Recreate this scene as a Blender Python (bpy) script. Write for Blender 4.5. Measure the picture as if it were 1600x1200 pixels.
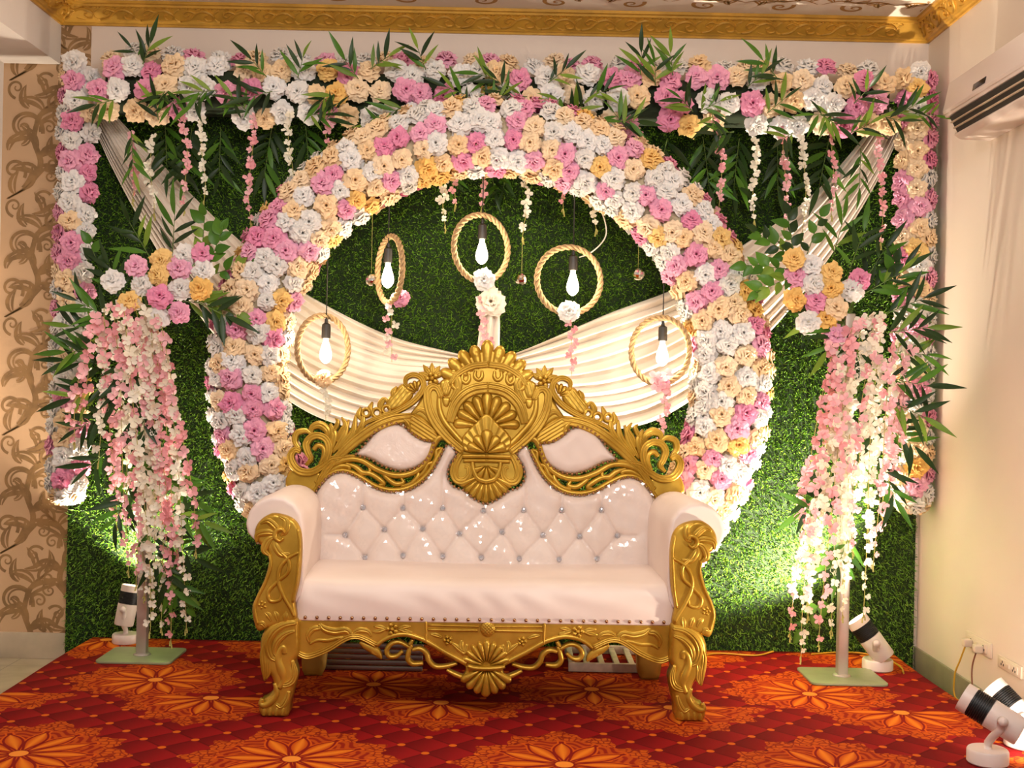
import bpy, bmesh, math, random
import numpy as np
from mathutils import Vector, Matrix, geometry
from math import sin, cos, pi, radians, sqrt, atan2

for o in list(bpy.data.objects):
    bpy.data.objects.remove(o)
scene = bpy.context.scene
COL = scene.collection
RND = random.Random(11)
NR = np.random.default_rng(5)

# ------------------------------------------------------------------ camera
F = 1812.0            # focal length in pixels of the 1600 x 1200 frame
CAM_H = 1.445         # eye height above the stage
ROLL = radians(1.2)
cam_data = bpy.data.cameras.new('camera')
cam_data.sensor_width = 36.0
cam_data.lens = 36.0 * F / 1600.0
cam_data.clip_end = 60
cam = bpy.data.objects.new('camera', cam_data)
COL.objects.link(cam)
_cx = Vector((cos(ROLL), 0, sin(ROLL)))
_cy = Vector((-sin(ROLL), 0, cos(ROLL)))
_cz = Vector((0, -1, 0))
cam.matrix_world = Matrix(((_cx.x, _cy.x, _cz.x, 0), (_cx.y, _cy.y, _cz.y, 0),
                           (_cx.z, _cy.z, _cz.z, CAM_H), (0, 0, 0, 1)))
scene.camera = cam

# ------------------------------------------------------------------ world, room light, exposure
scene.view_settings.view_transform = 'Standard'
scene.view_settings.look = 'None'
scene.view_settings.gamma = 1.0
scene.view_settings.use_curve_mapping = False
scene.view_settings.exposure = 0.28

world = bpy.data.worlds.new('room_air')
scene.world = world
world.use_nodes = True
bg = world.node_tree.nodes['Background']
bg.inputs[0].default_value = (1.0, 0.93, 0.87, 1)
bg.inputs[1].default_value = 0.42


def area_light(name, loc, target, size, size_y, power, color):
    d = bpy.data.lights.new(name, 'AREA')
    d.shape = 'RECTANGLE'
    d.size, d.size_y = size, size_y
    d.energy = power
    d.color = color
    o = bpy.data.objects.new(name, d)
    COL.objects.link(o)
    o.location = loc
    o.rotation_euler = (Vector(target) - Vector(loc)).to_track_quat('-Z', 'Y').to_euler()
    return o


# ceiling luminaires of the hall, above and behind the photographer
area_light('ceiling_luminaire', (-0.9, 2.6, 3.45), (-0.7, 4.6, 0.4), 0.9, 0.9, 52, (1.0, 0.95, 0.91))
area_light('ceiling_luminaire', (0.9, 1.6, 3.45), (0.5, 5.2, 0.8), 1.0, 1.0, 82, (1.0, 0.95, 0.92))


# ------------------------------------------------------------------ pixel helpers (1600 x 1200 frame)
def unroll(px, py):
    dx, dy = px - 800.0, py - 600.0
    return dx * cos(ROLL) + dy * sin(ROLL), -dx * sin(ROLL) + dy * cos(ROLL)


def at(px, py, Y):
    u, v = unroll(px, py)
    return Vector((u * Y / F, Y, CAM_H - v * Y / F))


def on_level(px, py, z=0.0):
    u, v = unroll(px, py)
    Y = F * (CAM_H - z) / v
    return Vector((u * Y / F, Y, z))


def lin(c):
    c = c / 255.0
    return c / 12.92 if c <= 0.04045 else ((c + 0.055) / 1.055) ** 2.4


def rgb(r, g, b):
    return (lin(r), lin(g), lin(b), 1.0)


# ------------------------------------------------------------------ node expressions
class E:
    """socket wrapper: arithmetic on it adds Math nodes"""
    def __init__(self, nt, s):
        self.nt, self.s = nt, s

    def _m(self, op, *a):
        n = self.nt.nodes.new('ShaderNodeMath')
        n.operation = op
        for i, v in enumerate(a):
            if isinstance(v, E):
                self.nt.links.new(v.s, n.inputs[i])
            else:
                n.inputs[i].default_value = float(v)
        return E(self.nt, n.outputs[0])

    def __add__(s, o): return s._m('ADD', s, o)
    def __radd__(s, o): return s._m('ADD', o, s)
    def __sub__(s, o): return s._m('SUBTRACT', s, o)
    def __rsub__(s, o): return s._m('SUBTRACT', o, s)
    def __mul__(s, o): return s._m('MULTIPLY', s, o)
    def __rmul__(s, o): return s._m('MULTIPLY', o, s)
    def __truediv__(s, o): return s._m('DIVIDE', s, o)
    def __neg__(s): return s._m('MULTIPLY', s, -1)
    def lt(s, o): return s._m('LESS_THAN', s, o)
    def gt(s, o): return s._m('GREATER_THAN', s, o)
    def mx(s, o): return s._m('MAXIMUM', s, o)
    def mn(s, o): return s._m('MINIMUM', s, o)
    def ab(s): return s._m('ABSOLUTE', s)
    def sn(s): return s._m('SINE', s)
    def cs(s): return s._m('COSINE', s)
    def sq(s): return s._m('SQRT', s)
    def fl(s): return s._m('FLOOR', s)
    def at2(s, o): return s._m('ARCTAN2', s, o)
    def wrap(s, p): return s - (s / p + 0.5).fl() * p          # to [-p/2, p/2]

    def step(s, lo, hi):
        n = s.nt.nodes.new('ShaderNodeMapRange')
        n.interpolation_type = 'SMOOTHSTEP'
        s.nt.links.new(s.s, n.inputs[0])
        n.inputs[1].default_value, n.inputs[2].default_value = lo, hi
        return E(s.nt, n.outputs[0])


def mixc(nt, fac, a, b):
    n = nt.nodes.new('ShaderNodeMix')
    n.data_type = 'RGBA'
    for sock, v in ((n.inputs[0], fac), (n.inputs[6], a), (n.inputs[7], b)):
        if isinstance(v, E):
            nt.links.new(v.s, sock)
        elif hasattr(v, 'is_linked'):
            nt.links.new(v, sock)
        else:
            sock.default_value = v
    return n.outputs[2]


def coords(nt, kind='Object'):
    tc = nt.nodes.new('ShaderNodeTexCoord')
    return tc.outputs[kind]


def xyz(nt, kind='Object'):
    s = nt.nodes.new('ShaderNodeSeparateXYZ')
    nt.links.new(coords(nt, kind), s.inputs[0])
    return [E(nt, s.outputs[i]) for i in range(3)]


def noise(nt, scale, detail=3, kind='Object', dist=0.0):
    n = nt.nodes.new('ShaderNodeTexNoise')
    nt.links.new(coords(nt, kind), n.inputs['Vector'])
    n.inputs['Scale'].default_value = scale
    n.inputs['Detail'].default_value = detail
    n.inputs['Distortion'].default_value = dist
    return E(nt, n.outputs[0])


def bump(nt, bsdf, height, strength=0.3, dist=0.01, target='Normal'):
    b = nt.nodes.new('ShaderNodeBump')
    b.inputs['Strength'].default_value = strength
    b.inputs['Distance'].default_value = dist
    nt.links.new(height.s, b.inputs['Height'])
    nt.links.new(b.outputs[0], bsdf.inputs[target])


MATS = {}


def mat(name, color, rough=0.6, metal=0.0, **kw):
    """plain Principled material; vary = noise tint amount, grain = noise bump"""
    m = bpy.data.materials.new(name)
    m.use_nodes = True
    nt = m.node_tree
    b = nt.nodes['Principled BSDF']
    b.inputs['Base Color'].default_value = color
    b.inputs['Roughness'].default_value = rough
    b.inputs['Metallic'].default_value = metal
    for k, v in kw.items():
        if k in ('vary', 'grain', 'scale'):
            continue
        b.inputs[k].default_value = v
    if 'vary' in kw:
        f = noise(nt, kw.get('scale', 8), 4)
        a = kw['vary']
        dark = tuple(c * (1 - a) for c in color[:3]) + (1,)
        light = tuple(min(1, c * (1 + a)) for c in color[:3]) + (1,)
        nt.links.new(mixc(nt, f.step(0.3, 0.7), dark, light), b.inputs['Base Color'])
    if 'grain' in kw:
        bump(nt, b, noise(nt, kw.get('scale', 8) * 6, 3), kw['grain'], 0.004)
    MATS[name] = m
    return m


# ------------------------------------------------------------------ scene objects
def thing(name, label, cat, loc=(0, 0, 0), rotz=0.0, group=None):
    o = bpy.data.objects.new(name, None)
    COL.objects.link(o)
    o.empty_display_size = 0.05
    o.location = loc
    o.rotation_euler = (0, 0, rotz)
    o['label'], o['category'] = label, cat
    if group:
        o['group'] = group
    return o


def tag(o, label, cat, group=None, kind=None):
    o['label'], o['category'] = label, cat
    if group:
        o['group'] = group
    if kind:
        o['kind'] = kind
    return o


def world_of(o):
    m = o.matrix_basis.copy()
    while o.parent:
        o = o.parent
        m = o.matrix_basis @ m
    return m


def put(name, mesh, parent=None, world=None, material=None):
    """link one object; `world` is its placement in world space"""
    o = bpy.data.objects.new(name, mesh)
    COL.objects.link(o)
    if parent is not None:
        o.parent = parent
        if world is not None:
            o.matrix_basis = world_of(parent).inverted() @ world
    elif world is not None:
        o.matrix_basis = world
    if material is not None:
        mesh.materials.clear()
        mesh.materials.append(material)
    return o


def mesh_from(name, verts, faces, material=None, smooth=True, mat_idx=None, mats=None):
    me = bpy.data.meshes.new(name)
    me.from_pydata([tuple(v) for v in verts], [], [tuple(f) for f in faces])
    if mats:
        for m in mats:
            me.materials.append(m)
    elif material:
        me.materials.append(material)
    if mat_idx is not None:
        me.polygons.foreach_set('material_index', list(mat_idx))
    if smooth:
        me.polygons.foreach_set('use_smooth', [True] * len(me.polygons))
    me.update()
    return me


class MB:
    """collects geometry for one mesh"""
    def __init__(self):
        self.v, self.f, self.mi = [], [], []

    def add(self, vs, fs, m=0):
        b = len(self.v)
        self.v += [tuple(p) for p in vs]
        self.f += [tuple(i + b for i in f) for f in fs]
        self.mi += [m] * len(fs)
        return self

    def box(self, a, b, m=0):
        x0, y0, z0 = a
        x1, y1, z1 = b
        vs = [(x0, y0, z0), (x1, y0, z0), (x1, y1, z0), (x0, y1, z0), (x0, y0, z1), (x1, y0, z1), (x1, y1, z1), (x0, y1, z1)]
        fs = [(0, 3, 2, 1), (4, 5, 6, 7), (0, 1, 5, 4), (1, 2, 6, 5), (2, 3, 7, 6), (3, 0, 4, 7)]
        return self.add(vs, fs, m)

    def tube(self, pts, r, n=8, m=0, caps=True):
        pts = [Vector(p) for p in pts]
        rs = r if hasattr(r, '__len__') else [r] * len(pts)
        vs, fs = [], []
        up = Vector((0, 0, 1))
        t0 = (pts[1] - pts[0]).normalized()
        if abs(t0.z) > 0.9:
            up = Vector((0, 1, 0))
        side = t0.cross(up).normalized()
        for i, p in enumerate(pts):
            t = (pts[min(i + 1, len(pts) - 1)] - pts[max(i - 1, 0)]).normalized()
            side = (side - t * side.dot(t)).normalized()
            nn = side.cross(t)
            for k in range(n):
                a = 2 * pi * k / n
                vs.append(p + (side * cos(a) + nn * sin(a)) * rs[i])
        for i in range(len(pts) - 1):
            for k in range(n):
                k2 = (k + 1) % n
                fs.append((i * n + k, i * n + k2, (i + 1) * n + k2, (i + 1) * n + k))
        if caps:
            fs.append(tuple(range(n)))
            fs.append(tuple(range((len(pts) - 1) * n, len(pts) * n))[::-1])
        return self.add(vs, fs, m)

    def lathe(self, prof, n=24, mtx=None, m=0):
        """prof: (radius, height) pairs about local Z"""
        vs, fs = [], []
        for r, z in prof:
            for k in range(n):
                a = 2 * pi * k / n
                vs.append(Vector((r * cos(a), r * sin(a), z)))
        for i in range(len(prof) - 1):
            for k in range(n):
                k2 = (k + 1) % n
                fs.append((i * n + k, i * n + k2, (i + 1) * n + k2, (i + 1) * n + k))
        if prof[0][0] > 1e-6:
            fs.append(tuple(range(n))[::-1])
        if prof[-1][0] > 1e-6:
            fs.append(tuple(range((len(prof) - 1) * n, len(prof) * n)))
        if mtx is not None:
            vs = [mtx @ p for p in vs]
        return self.add(vs, fs, m)

    def mesh(self, name, material=None, smooth=True, mats=None):
        return mesh_from(name, self.v, self.f, material, smooth, self.mi if mats else None, mats)


def sharp(o, angle=40):
    """auto-smooth: mark edges sharper than `angle`"""
    me = o.data if hasattr(o, 'data') else o
    bm = bmesh.new()
    bm.from_mesh(me)
    lim = radians(angle)
    for e in bm.edges:
        if len(e.link_faces) == 2 and e.calc_face_angle(0) > lim:
            e.smooth = False
    bm.to_mesh(me)
    bm.free()
    return o


def soften(me, width=0.004, seg=2, angle=30):
    """bevel the sharp edges of a mesh"""
    bm = bmesh.new()
    bm.from_mesh(me)
    bmesh.ops.remove_doubles(bm, verts=bm.verts, dist=1e-5)
    bmesh.ops.recalc_face_normals(bm, faces=bm.faces)
    es = [e for e in bm.edges if len(e.link_faces) == 2 and e.calc_face_angle(0) > radians(angle)]
    bmesh.ops.bevel(bm, geom=es, offset=width, segments=seg, affect='EDGES', profile=0.6, clamp_overlap=True)
    for f in bm.faces:
        f.smooth = True
    bm.to_mesh(me)
    bm.free()
    return me


# ------------------------------------------------------------------ curves and carved shapes
def catmull(pts, n=8, closed=False):
    """Catmull-Rom through points of any dimension, n steps per span"""
    P = np.array(pts, float)
    m = len(P)
    if m < 3 and not closed:
        t = np.linspace(0, 1, n + 1)[:, None]
        return P[0] * (1 - t) + P[-1] * t
    out = []
    for i in range(m if closed else m - 1):
        if closed:
            p0, p1, p2, p3 = P[(i - 1) % m], P[i], P[(i + 1) % m], P[(i + 2) % m]
        else:
            p1, p2 = P[i], P[i + 1]
            p0 = P[i - 1] if i else 2 * p1 - p2
            p3 = P[i + 2] if i + 2 < m else 2 * p2 - p1
        for k in range(n):
            t = k / n
            out.append(0.5 * (2 * p1 + (p2 - p0) * t + (2 * p0 - 5 * p1 + 4 * p2 - p3) * t * t + (3 * p1 - p0 - 3 * p2 + p3) * t ** 3))
    if not closed:
        out.append(P[-1])
    return np.array(out)


PROF = {
    'round': [(-1, 0), (-.92, .4), (-.7, .72), (-.38, .93), (0, 1), (.38, .93), (.7, .72), (.92, .4), (1, 0)],
    'groove': [(-1, 0), (-.97, .62), (-.78, .92), (-.55, .8), (-.38, .58), (-.18, .9), (0, 1), (.18, .9), (.38, .58), (.55, .8), (.78, .92), (.97, .62), (1, 0)],
    'channel': [(-1, 0), (-.98, .7), (-.8, 1), (-.6, .85), (-.45, .5), (0, .38), (.45, .5), (.6, .85), (.8, 1), (.98, .7), (1, 0)],
    'leaf': [(-1, 0), (-.95, .35), (-.72, .72), (-.55, .62), (-.36, .95), (-.2, .85), (0, .6), (.2, .85), (.36, .95), (.55, .62), (.72, .72), (.95, .35), (1, 0)],
}


def sweep(mb, path, height, prof='round', base=0.0, back=0.006, to=None, m=0):
    """path: rows (a, b, halfwidth) on a plane; raised profile of `height`, map `to`(a, b, h)"""
    P = np.array(path, float)
    pr = PROF[prof]
    n = len(pr) + 2
    d = np.gradient(P[:, :2], axis=0)
    L = np.hypot(d[:, 0], d[:, 1]) + 1e-9
    nx, ny = -d[:, 1] / L, d[:, 0] / L
    wmax = P[:, 2].max()
    vs, fs = [], []
    for i in range(len(P)):
        k = min(1.0, 0.35 + 0.65 * P[i, 2] / wmax)
        for t, h in pr:
            vs.append(to(P[i, 0] + nx[i] * t * P[i, 2], P[i, 1] + ny[i] * t * P[i, 2], base + h * height * k))
        vs.append(to(P[i, 0] + nx[i] * P[i, 2], P[i, 1] + ny[i] * P[i, 2], base - back))
        vs.append(to(P[i, 0] - nx[i] * P[i, 2], P[i, 1] - ny[i] * P[i, 2], base - back))
    for i in range(len(P) - 1):
        for k in range(n):
            k2 = (k + 1) % n
            fs.append((i * n + k, (i + 1) * n + k, (i + 1) * n + k2, i * n + k2))
    fs.append(tuple(range(n)))
    fs.append(tuple(range((len(P) - 1) * n, len(P) * n))[::-1])
    mb.add(vs, fs, m)


def inside(px, py, poly):
    x0, y0 = poly[:, 0], poly[:, 1]
    x1, y1 = np.roll(x0, -1), np.roll(y0, -1)
    res = np.zeros(len(px), bool)
    for a, b, c, d in zip(x0, y0, x1, y1):
        cond = ((b > py) != (d > py))
        with np.errstate(divide='ignore', invalid='ignore'):
            res ^= cond & (px < (c - a) * (py - b) / (d - b + 1e-15) + a)
    return res


def seg_dist(px, py, A, B):
    """distance from points to segments A->B (m x 2 each), minimum over segments"""
    best = np.full(len(px), 1e9)
    for (ax, ay), (bx, by) in zip(A, B):
        dx, dy = bx - ax, by - ay
        t = np.clip(((px - ax) * dx + (py - ay) * dy) / (dx * dx + dy * dy + 1e-15), 0, 1)
        best = np.minimum(best, np.hypot(px - ax - t * dx, py - ay - t * dy))
    return best


def relief(mb, outline, hf, step, thick, to, m=0, base=0.0):
    """solid plate with a carved front: hf(a, b, distance to the rim) is the front's height"""
    O = np.array(outline, float)
    O = O[np.hypot(*(O - np.roll(O, 1, 0)).T) > 1e-6]
    lo, hi = O.min(0), O.max(0)
    gx, gy = np.meshgrid(np.arange(lo[0], hi[0], step), np.arange(lo[1], hi[1], step * 0.87))
    gx = gx + (np.arange(gx.shape[0]) % 2)[:, None] * step * 0.5
    gx, gy = gx.ravel(), gy.ravel()
    ok = inside(gx, gy, O)
    gx, gy = gx[ok], gy[ok]
    dd = seg_dist(gx, gy, O, np.roll(O, -1, 0))
    ok = dd > step * 0.45
    gx, gy = gx[ok], gy[ok]
    pts = [Vector(p) for p in O] + [Vector((x, y)) for x, y in zip(gx, gy)]
    n = len(O)
    res = geometry.delaunay_2d_cdt(pts, [], [list(range(n))], 1, 1e-7)
    V = np.array([tuple(p) for p in res[0]])
    T = [tuple(f) for f in res[2]]
    d = seg_dist(V[:, 0], V[:, 1], O, np.roll(O, -1, 0))
    h = hf(V[:, 0], V[:, 1], d)
    # orient
    def area(f):
        a, b, c = (V[i] for i in f[:3])
        return (b[0] - a[0]) * (c[1] - a[1]) - (b[1] - a[1]) * (c[0] - a[0])
    T = [f if area(f) > 0 else f[::-1] for f in T]
    vs = [to(V[i, 0], V[i, 1], base + h[i]) for i in range(len(V))]
    # rim: boundary edges of the triangulation
    cnt = {}
    for f in T:
        for a, b in zip(f, f[1:] + f[:1]):
            cnt[(a, b)] = cnt.get((a, b), 0) + 1
    bd = [e for e in cnt if (e[1], e[0]) not in cnt]
    back = {}
    for a, b in bd:
        for i in (a, b):
            if i not in back:
                back[i] = len(vs)
                vs.append(to(V[i, 0], V[i, 1], base - thick))
    fs = list(T)
    for a, b in bd:
        fs.append((b, a, back[a], back[b]))
    # back face as one ngon when the rim is a single loop
    nxt = {a: b for a, b in bd}
    if len(nxt) == len(bd) and bd:
        loop, c = [], bd[0][0]
        while c in nxt and len(loop) <= len(bd):
            loop.append(back[c])
            c = nxt.pop(c)
        fs.append(tuple(loop[::-1]))
    mb.add(vs, fs, m)


def dome(height, rad):
    """rounded rim profile: rises over `rad`, then flat"""
    def f(a, b, d):
        t = np.clip(d / rad, 0, 1)
        return height * np.sqrt(1 - (1 - t) ** 2)
    return f


def frame_matrix(loc, normal, spin=0.0, scale=1.0):
    """matrix whose local Z looks along `normal`"""
    q = Vector(normal).normalized().to_track_quat('Z', 'Y')
    return Matrix.Translation(loc) @ q.to_matrix().to_4x4() @ Matrix.Rotation(spin, 4, 'Z') @ Matrix.Scale(scale, 4)
# ------------------------------------------------------------------ materials of the room
WALL_Y, WALL_R, WALL_L = 6.47, 2.285, -2.872
FLOOR_Z, CEIL_Z, FRONT_Y = -0.14, 3.505, -1.6
M_wall = mat('painted_wall', rgb(230, 214, 200), 0.55, vary=0.03, scale=1.2, grain=0.03)
M_wall_r = mat('painted_side_wall', rgb(226, 212, 196), 0.5, vary=0.04, scale=0.9, grain=0.03)
M_white = mat('white_plaster', rgb(226, 218, 210), 0.6, vary=0.03, scale=2, grain=0.04)
M_goldtrim = mat('gilded_cornice', rgb(204, 154, 56), 0.36, 0.3, vary=0.15, scale=9)
M_paper = mat('tan_wallpaper', rgb(204, 168, 130), 0.6, vary=0.03, scale=3)
M_print = mat('brown_wallpaper_print', rgb(146, 112, 70), 0.55, vary=0.22, scale=14)
M_marble = mat('beige_stone', rgb(188, 172, 148), 0.35, vary=0.12, scale=5)
M_skirt_r = mat('grey_stone_skirting', rgb(140, 134, 108), 0.4, vary=0.12, scale=6)
M_ceil = mat('cream_ceiling', rgb(240, 230, 216), 0.6, vary=0.02)
M_ceilgold = mat('gold_ceiling_paint', rgb(172, 126, 60), 0.5, vary=0.15, scale=10)


def structure(name, me, label=None):
    o = put(name, me)
    o['kind'] = 'structure'
    if label:
        o['label'] = label
    return o


# floor: stone tiles with recessed joints
def floor_material():
    m = bpy.data.materials.new('stone_floor')
    m.use_nodes = True
    nt = m.node_tree
    b = nt.nodes['Principled BSDF']
    x, y, z = xyz(nt)
    g = noise(nt, 2.2, 5, dist=2.0)
    c = mixc(nt, g.step(0.3, 0.75), rgb(196, 182, 156), rgb(168, 152, 124))
    joint = (x.wrap(0.6).ab().gt(0.298)).mx(y.wrap(0.6).ab().gt(0.298))
    nt.links.new(mixc(nt, joint, c, rgb(120, 108, 90)), b.inputs['Base Color'])
    b.inputs['Roughness'].default_value = 0.3
    return m


structure('floor', MB().box((-3.2, FRONT_Y, FLOOR_Z - 0.1), (2.6, 6.8, FLOOR_Z)).mesh('floor', floor_material(), False), 'beige stone floor beside the stage')
structure('wall_back', MB().box((-2.386, WALL_Y, FLOOR_Z), (2.5, WALL_Y + 0.15, 3.7)).mesh('wall_back', M_wall, False), 'cream painted wall behind the grass backdrop')
structure('wall_right', MB().box((WALL_R, FRONT_Y, FLOOR_Z), (WALL_R + 0.15, WALL_Y, 3.7)).mesh('wall_right', M_wall_r, False), 'cream painted wall with the air conditioner')
structure('wall_left', MB().box((WALL_L - 0.15, FRONT_Y, FLOOR_Z), (WALL_L, WALL_Y + 0.15, 3.7)).mesh('wall_left', M_white, False), 'white wall at the edge of the wallpaper')
structure('ceiling_beam', MB().box((-2.87, FRONT_Y, 3.175), (-2.555, WALL_Y, 3.7)).mesh('beam', M_white, False), 'white plastered beam under the ceiling')

# ---- wallpaper: tan sheet with printed acanthus scrolls
def spiral(cx, cy, r0, r1, a0, turns, w0, w1, n=40):
    out = []
    for i in range(n + 1):
        t = i / n
        r = r0 * (1 - t) + r1 * t
        r = r0 * (r1 / r0) ** t
        a = a0 + turns * 2 * pi * t
        out.append((cx + r * cos(a), cy + r * sin(a), w0 * (1 - t) + w1 * t))
    return out


def flat_ribbon(mb, path, to, m=1, wide=1.0):
    P = np.array(path, float)
    d = np.gradient(P[:, :2], axis=0)
    L = np.hypot(d[:, 0], d[:, 1]) + 1e-9
    nx, ny = -d[:, 1] / L, d[:, 0] / L
    P[:, 2] *= wide
    vs, fs = [], []
    for i in range(len(P)):
        vs += [to(P[i, 0] + nx[i] * P[i, 2], P[i, 1] + ny[i] * P[i, 2]), to(P[i, 0] - nx[i] * P[i, 2], P[i, 1] - ny[i] * P[i, 2])]
    for i in range(len(P) - 1):
        fs.append((2 * i, 2 * i + 1, 2 * i + 3, 2 * i + 2))
    mb.add(vs, fs, m)


def flat_leaf(mb, x, y, ang, ln, w, to, m=1, bend=0.5):
    """printed leaf: two halves either side of an unprinted midrib"""
    for s in (-1, 1):
        row = []
        for i in range(9):
            t = i / 8
            a = ang + bend * t
            px, py = x + ln * t * cos(a), y + ln * t * sin(a)
            ww = w * sin(pi * min(1, t * 0.92 + 0.08)) ** 0.8
            row.append((px - sin(a) * s * ww * 0.56, py + cos(a) * s * ww * 0.56, ww * (0.44 if s > 0 else 0.3)))
        flat_ribbon(mb, row, to, m)


def wallpaper():
    mb = MB()
    x0, x1 = WALL_L, -2.386
    mb.box((x0 - 0.05, WALL_Y, FLOOR_Z), (x1, WALL_Y + 0.15, 3.7), 0)
    layer = [0]
    PH = 0.66

    def clip_to(a, b):
        return (min(max(a, x0), x1), WALL_Y - .0005 - layer[0] * 5e-6, b)
    for col, mir in ((0, 1), (1, -1)):
        ox = -2.855 + col * 0.235
        for k in range(-1, 7):
            oz = -0.22 + k * PH + col * 0.33

            def to(a, b, ox=ox, oz=oz, mir=mir):
                return clip_to(ox + 0.16 + mir * (a - 0.16), oz + b)
            # stem winding up the drop
            stem = catmull([(0.02, 0.0, .008), (0.14, 0.08, .014), (0.20, 0.2, .016), (0.16, 0.34, .015), (0.2, 0.48, .013), (0.28, 0.56, .008), (0.3, 0.66, .004)], 8)
            for off, ww in ((-.010, .35), (.0, .3), (.010, .35)):
                flat_ribbon(mb, [(x + off * w / .015, y, w * ww) for x, y, w in stem], to)
            for sp in ((0.10, 0.40, 0.115, 0.014, -0.3, 1.55, 0.011, 0.005), (0.112, 0.40, 0.088, 0.012, 0.1, 1.25, 0.006, 0.003), (0.27, 0.20, 0.080, 0.012, 2.6, -1.5, 0.010, 0.004), (0.05, 0.16, 0.075, 0.011, -0.6, 1.5, 0.010, 0.004),
                       (0.245, 0.40, 0.055, 0.009, 3.6, -1.5, 0.008, 0.003), (0.06, 0.62, 0.06, 0.009, 4.6, -1.4, 0.008, 0.003), (0.21, 0.66, 0.055, 0.008, 0.5, 1.4, 0.008, 0.003), (0.30, 0.46, 0.045, 0.007, 2.2, 1.4, 0.006, 0.003)):
                layer[0] += 1
                flat_ribbon(mb, spiral(*sp), to)
            for (lx, ly, an, ln, w, bd) in ((.19, .14, 2.2, .16, .034, .8), (.20, .24, .9, .15, .032, -.7), (.16, .34, 2.5, .15, .032, .9), (.17, .42, 1.0, .19, .034, -.6), (.21, .5, 2.0, .15, .030, .8), (.18, .28, 1.7, .17, .026, .5),
                                        (.1, .06, .3, .15, .028, .9), (.06, .03, 2.2, .13, .026, -.8), (.27, .56, .5, .13, .026, .9), (.13, .51, 2.6, .13, .026, -.9), (.28, .3, -1.2, .13, .024, .8), (.02, .27, 1.6, .13, .024, -.8), (.19, .19, -.6, .12, .022, .7),
                                        (.16, .10, 1.3, .14, .026, -.5), (.22, .58, 1.4, .13, .024, .6), (.09, .30, .2, .10, .018, .9)):
                layer[0] += 1
                flat_leaf(mb, lx, ly, an, ln, w, to, 1, bd)
    o = put('wall_back_wallpaper', mb.mesh('wallpaper', None, False, [M_paper, M_print]))
    o['kind'] = 'structure'
    o['label'] = 'tan wallpaper with brown acanthus scrolls'


wallpaper()

# ---- skirting boards
structure('baseboard_back', soften(MB().box((WALL_L, WALL_Y - 0.014, FLOOR_Z), (-2.40, WALL_Y, 0.005)).mesh('bb', M_marble, False), 0.003), 'beige stone skirting under the wallpaper')
structure('baseboard_right', soften(MB().box((WALL_R - 0.014, FRONT_Y, FLOOR_Z), (WALL_R, WALL_Y, 0.03)).mesh('bb', M_skirt_r, False), 0.003), 'grey stone skirting along the side wall')

# ---- ceiling with painted gold sprays
def ceiling():
    mb = MB()
    mb.box((-2.555, FRONT_Y, CEIL_Z), (WALL_R, WALL_Y, CEIL_Z + 0.15), 0)
    zz = CEIL_Z - 0.0008
    for k in range(12):
        cx = -2.2 + k * 0.4
        for j in range(3):
            cy = 6.22 - j * 0.42

            def to(a, b, cx=cx, cy=cy, s=1 if (k + j) % 2 else -1):
                return (min(WALL_R - .12, cx + s * a), cy + b, zz)
            flat_ribbon(mb, spiral(0, 0.02, 0.075, 0.01, -0.5, 1.4, 0.012, 0.004), to)
            flat_ribbon(mb, catmull([(-.2, -.04, .003), (-.1, -.08, .009), (0, -.06, .01), (.1, -.09, .007), (.19, -.03, .002)], 6), to)
            for i in range(6):
                flat_leaf(mb, -.16 + i * .06, -.07, 0.4 + i * 0.9, .085, .018, to, 1, .6)
    o = put('ceiling', mb.mesh('ceiling', None, False, [M_ceil, M_ceilgold]))
    o['kind'] = 'structure'
    o['label'] = 'cream ceiling painted with gold flourishes'


ceiling()

# ---- gilded cornice with cast scrolls
CP = [(0, 3.392), (.012, 3.392), (.016, 3.402), (.026, 3.406), (.030, 3.412), (.085, 3.474), (.092, 3.476), (.096, 3.486), (.108, 3.49), (.108, 3.506), (0, 3.506)]


def cornice_mesh(length):
    vs, fs = [], []
    for s in (0, length):
        for p, z in CP:
            vs.append((s, -p, z))
    n = len(CP)
    for k in range(n):
        k2 = (k + 1) % n
        fs.append((k, n + k, n + k2, k2))
    fs.append(tuple(range(n)))
    fs.append(tuple(range(n, 2 * n))[::-1])
    return MB().add(vs, fs).mesh('cornice', M_goldtrim, False)


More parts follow.
